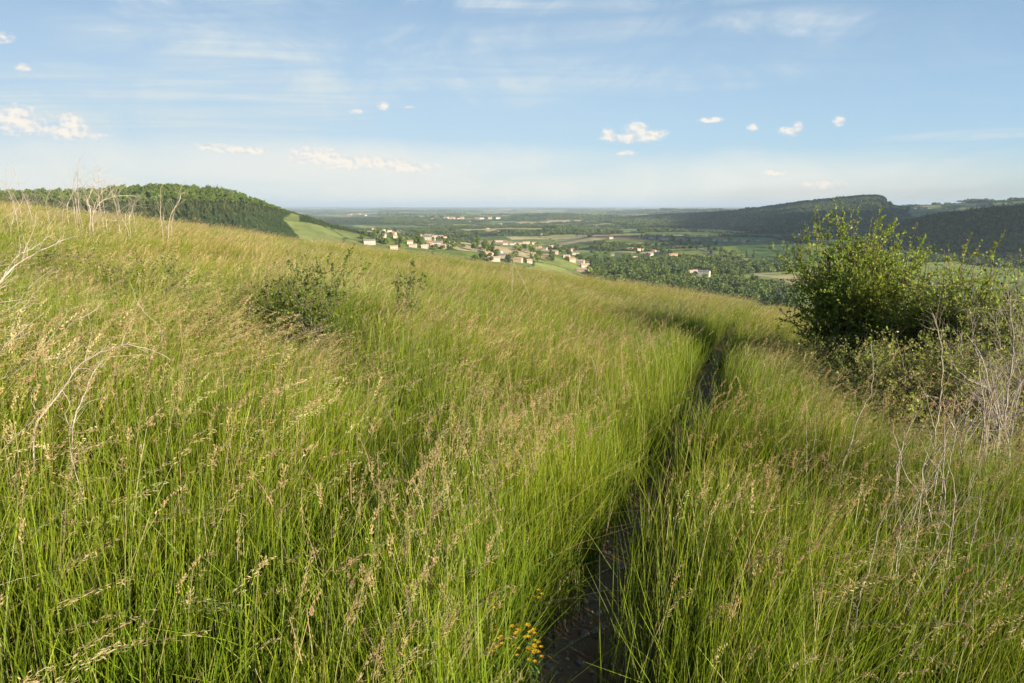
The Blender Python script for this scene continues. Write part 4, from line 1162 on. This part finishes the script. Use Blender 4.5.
def light():
    s = bpy.data.lights.new('sun', 'SUN'); s.energy = 4.8; s.angle = math.radians(.55); s.color = (1., .87, .68)
    o = bpy.data.objects.new('sun', s); C.objects.link(o)
    d = Vector((math.sin(SUN_AZ) * math.cos(SUN_EL), math.cos(SUN_AZ) * math.cos(SUN_EL), math.sin(SUN_EL)))
    o.rotation_euler = d.to_track_quat('Z', 'Y').to_euler(); o.location = (20, -20, 30)

def added_shade_cloud():
    # off-frame cloud mesh added to shade the far flank and the near right hill
    alt = 1650.; L = alt / math.tan(SUN_EL); ox, oy = math.sin(SUN_AZ) * L, math.cos(SUN_AZ) * L
    poly = [(800, 1450), (1000, 1180), (2000, 1300), (3600, 4200), (2700, 6000), (1300, 5400), (900, 4600), (1150, 3700), (1350, 3000), (1000, 2100)]
    bm = bmesh.new(); c = 0; k = 0
    while c < 110 and k < 5000:
        k += 1; x, y = rng.uniform(350, 3600), rng.uniform(1100, 6100)
        if not inpoly(np.array([x]), np.array([y]), poly)[0]: continue
        c += 1; rr = rng.uniform(120, 280)
        g = bmesh.ops.create_icosphere(bm, subdivisions=3, radius=rr)
        for v in g['verts']:
            n = mnoise.noise(v.co * .009 + Vector((k, 0, 0))); v.co *= 1 + .35 * n
            v.co.z *= .6 if v.co.z > 0 else .15
            v.co += Vector((x + ox, y + oy, alt))
    me = bpy.data.meshes.new('added_shade_cloud'); bm.to_mesh(me); bm.free()
    me.polygons.foreach_set('use_smooth', np.ones(len(me.polygons), bool))
    m = solid_mat('shade_cloud_white', (.85, .85, .85), (.80, .80, .80), 1., 1., 0.); me.materials.append(m)
    o = bpy.data.objects.new('added_shade_cloud', me); C.objects.link(o); tag(o, kind='structure')

def haze():
    m, nt = mat('valley_haze'); N = NT(nt)
    v = N.n('ShaderNodeVolumePrincipled'); v.inputs['Color'].default_value = rgb(.70, .85, 1.); v.inputs['Density'].default_value = 5.4e-5
    v.inputs['Anisotropy'].default_value = .1
    o_ = N.n('ShaderNodeOutputMaterial'); nt.links.new(v.outputs[0], o_.inputs['Volume'])
    m.cycles.homogeneous_volume = True if hasattr(m.cycles, 'homogeneous_volume') else None
    R = 47500.; z0 = -215.; z1 = 112.
    V = [(-R, -R, z0), (R, -R, z0), (R, R, z0), (-R, R, z0), (-R, -R, z1), (R, -R, z1), (R, R, z1), (-R, R, z1)]
    o = build('haze', V, [(3, 2, 1, 0), (4, 5, 6, 7), (0, 1, 5, 4), (1, 2, 6, 5), (2, 3, 7, 6), (3, 0, 4, 7)], m); tag(o, 'pale blue haze lying over the valley and the plain', 'haze', kind='stuff')

def world():
    w = bpy.data.worlds.new('World'); SC.world = w; w.use_nodes = True; nt = w.node_tree; nt.nodes.clear(); N = NT(nt)
    sky = N.n('ShaderNodeTexSky'); sky.sky_type = 'NISHITA'; sky.sun_disc = False
    sky.sun_elevation = SUN_EL; sky.sun_rotation = SUN_AZ; sky.altitude = 400; sky.air_density = 1.; sky.dust_density = .4; sky.ozone_density = 2.5
    tc = N.n('ShaderNodeTexCoord'); g = tc.outputs['Generated']
    sep = N.n('ShaderNodeSeparateXYZ'); nt.links.new(g, sep.inputs[0]); X, Y, Z = sep.outputs
    az = N.m('ARCTAN2', X, Y); hor = N.m('SQRT', N.m('ADD', N.m('MULTIPLY', X, X), N.m('MULTIPLY', Y, Y))); el = N.m('DIVIDE', Z, N.m('MAXIMUM', hor, .001))
    def blob(px, py, w, h, soft=1.):
        A, E = azel(px, py); A1, _ = azel(px + w, py); _, E1 = azel(px, py - h)
        a = N.m('DIVIDE', N.m('SUBTRACT', az, A), abs(A1 - A)); e = N.m('DIVIDE', N.m('SUBTRACT', el, E), abs(E1 - E))
        return N.m('SUBTRACT', 1., N.m('ADD', N.m('MULTIPLY', a, a), N.m('MULTIPLY', e, e)))
    def mx(L):
        v = L[0]
        for q in L[1:]: v = N.m('MAXIMUM', v, q)
        return v
    # cirrus: streaks on a high flat layer
    zz = N.m('MAXIMUM', Z, .02); cmb = N.n('ShaderNodeCombineXYZ')
    N.put(cmb.inputs[0], N.m('DIVIDE', X, zz)); N.put(cmb.inputs[1], N.m('DIVIDE', Y, zz))
    mp = N.n('ShaderNodeMapping'); nt.links.new(cmb.outputs[0], mp.inputs[0]); mp.inputs['Rotation'].default_value = (0, 0, math.radians(38)); mp.inputs['Scale'].default_value = (.42, 1.7, 1)
    ae = N.n('ShaderNodeCombineXYZ'); N.put(ae.inputs[0], az); N.put(ae.inputs[1], N.m('MULTIPLY', el, 1.))
    mp2 = N.n('ShaderNodeMapping'); nt.links.new(ae.outputs[0], mp2.inputs[0]); mp2.inputs['Scale'].default_value = (2.2, 4.0, 1); mp2.inputs['Rotation'].default_value = (0, 0, math.radians(9))
    c1 = N.noise(mp2.outputs[0], 1.9, 10, .64, .9); c2 = N.noise(mp.outputs[0], .8, 7, .58, .8)
    st = N.m('MULTIPLY', N.ramp(c1, .36, .76), N.ramp(c2, .25, .70))
    cz = mx([blob(235, 22, 150, 42), blob(330, 55, 190, 36), blob(640, 55, 190, 34), blob(760, 34, 110, 22), blob(110, 100, 240, 32), blob(400, 78, 170, 30), blob(560, 2, 260, 12), blob(960, 136, 110, 5), blob(720, 86, 60, 4)])
    cm = N.m('ADD', N.m('MULTIPLY', N.ramp(cz, -.9, .6), 1.5), .2)
    cir = N.m('MULTIPLY', st, cm, clamp=True)
    low = N.m('MULTIPLY', N.ramp(N.m('ADD', mx([blob(320, 168, 300, 24), blob(760, 185, 330, 28), blob(30, 180, 160, 26), blob(520, 190, 400, 20)]), N.m('MULTIPLY', N.m('SUBTRACT', c1, .5), 2.5)), -1.2, 1.5), .70)
    # small cumulus
    gn = N.n('ShaderNodeMapping'); nt.links.new(ae.outputs[0], gn.inputs[0]); gn.inputs['Scale'].default_value = (1., 1.35, 1)
    n1 = N.noise(gn.outputs[0], 95., 5, .62)
    n2 = N.noise(gn.outputs[0], 42., 4, .6)
    puffs = [(609, 134, 8, 8), (636, 131, 15, 11), (654, 135, 14, 7), (632, 138, 34, 6), (790, 131, 14, 6), (798, 127, 6, 6), (752, 128, 6, 5), (839, 121, 7, 6), (710, 120, 15, 3), (382, 106, 7, 5), (355, 111, 10, 3), (410, 107, 6, 2),
             (24, 67, 9, 5), (3, 37, 14, 7), (16, 120, 44, 16), (74, 124, 17, 13), (55, 132, 56, 8), (776, 173, 13, 5), (210, 146, 18, 4), (318, 156, 34, 11), (360, 163, 60, 9), (405, 167, 40, 8), (240, 150, 40, 5), (626, 153, 12, 3), (826, 185, 30, 6), (560, 172, 1, 1)]
    bl = mx([blob(*p) for p in puffs])
    cu = N.m('ADD', bl, N.m('ADD', N.m('MULTIPLY', N.m('SUBTRACT', n1, .5), 2.1), N.m('MULTIPLY', N.m('SUBTRACT', n2, .5), 1.9)))
    cum = N.m('MULTIPLY', N.ramp(cu, -.2, 1.25), .95)
    # lit and shaded sides painted into the puffs by shifted noise
    cloudlit = rgb(6.3, 5.85, 5.2); cloudshade = rgb(4.5, 4.7, 4.95)
    gs = N.n('ShaderNodeMapping'); nt.links.new(gn.outputs[0], gs.inputs[0]); gs.inputs['Location'].default_value = (-.0035, -.0045, 0)
    n1s = N.noise(gs.outputs[0], 95., 5, .62); n2s = N.noise(gs.outputs[0], 42., 4, .6)
    rel = N.m('ADD', N.m('SUBTRACT', n1, n1s), N.m('SUBTRACT', n2, n2s))
    ccol = N.mix(N.ramp(N.m('ADD', N.m('MULTIPLY', rel, 1.6), N.m('MULTIPLY', cu, .45)), -.15, .6), cloudshade, cloudlit)
    col = sky.outputs[0]
    col = N.mix(1., col, rgb(.90, 1.01, 1.04), 'MULTIPLY')
    hz = N.ramp(el, .30, .0); col = N.mix(hz, col, N.mix(1., col, rgb(.66, .80, 1.06), 'MULTIPLY'))      # sky colour graded darker and bluer near the horizon
    lf = N.ramp(az, .55, -.75); col = N.mix(lf, col, N.mix(1., col, rgb(.50, .58, .66), 'MULTIPLY'))
    col = N.mix(cir, col, rgb(4.3, 4.8, 5.2)); veil = N.m('MULTIPLY', N.m('MULTIPLY', N.ramp(el, .48, .02), N.ramp(az, 1.7, -.5)), .74); col = N.mix(veil, col, rgb(4.0, 4.75, 4.95))
    col = N.mix(low, col, rgb(6.0, 5.75, 5.2)); col = N.mix(cum, col, ccol)
    bg = N.n('ShaderNodeBackground'); nt.links.new(col, bg.inputs[0]); bg.inputs[1].default_value = .065
    o = N.n('ShaderNodeOutputWorld'); nt.links.new(bg.outputs[0], o.inputs[0])
    w.cycles.sampling_method = 'MANUAL'; w.cycles.sample_map_resolution = 512

def camera():
    c = bpy.data.cameras.new('camera'); c.lens = 24; c.sensor_width = 36; c.clip_start = .05; c.clip_end = 150000
    o = bpy.data.objects.new('camera', c); C.objects.link(o); o.location = (0, 0, EYE); o.rotation_euler = (math.pi / 2 - PITCH, 0, 0)
    SC.camera = o

terrain(); path_sheet(); plants(); twigs(); scatter_meadow(); flowers(); trees(); houses(); lane(); added_shade_cloud(); haze(); light(); world(); camera()
SC.render.engine = 'CYCLES'
cy = SC.cycles
cy.max_bounces = 5; cy.diffuse_bounces = 2; cy.glossy_bounces = 1; cy.transmission_bounces = 3; cy.volume_bounces = 0; cy.transparent_max_bounces = 4
cy.use_denoising = True; cy.denoiser = 'OPENIMAGEDENOISE'; cy.denoising_input_passes = 'RGB_ALBEDO_NORMAL'; cy.caustics_reflective = False; cy.caustics_refractive = False
cy.sample_clamp_indirect = 4
SC.view_settings.view_transform = 'Standard'; SC.view_settings.look = 'None'; SC.view_settings.exposure = 1.3; SC.view_settings.gamma = 1
SC.view_settings.use_curve_mapping = False
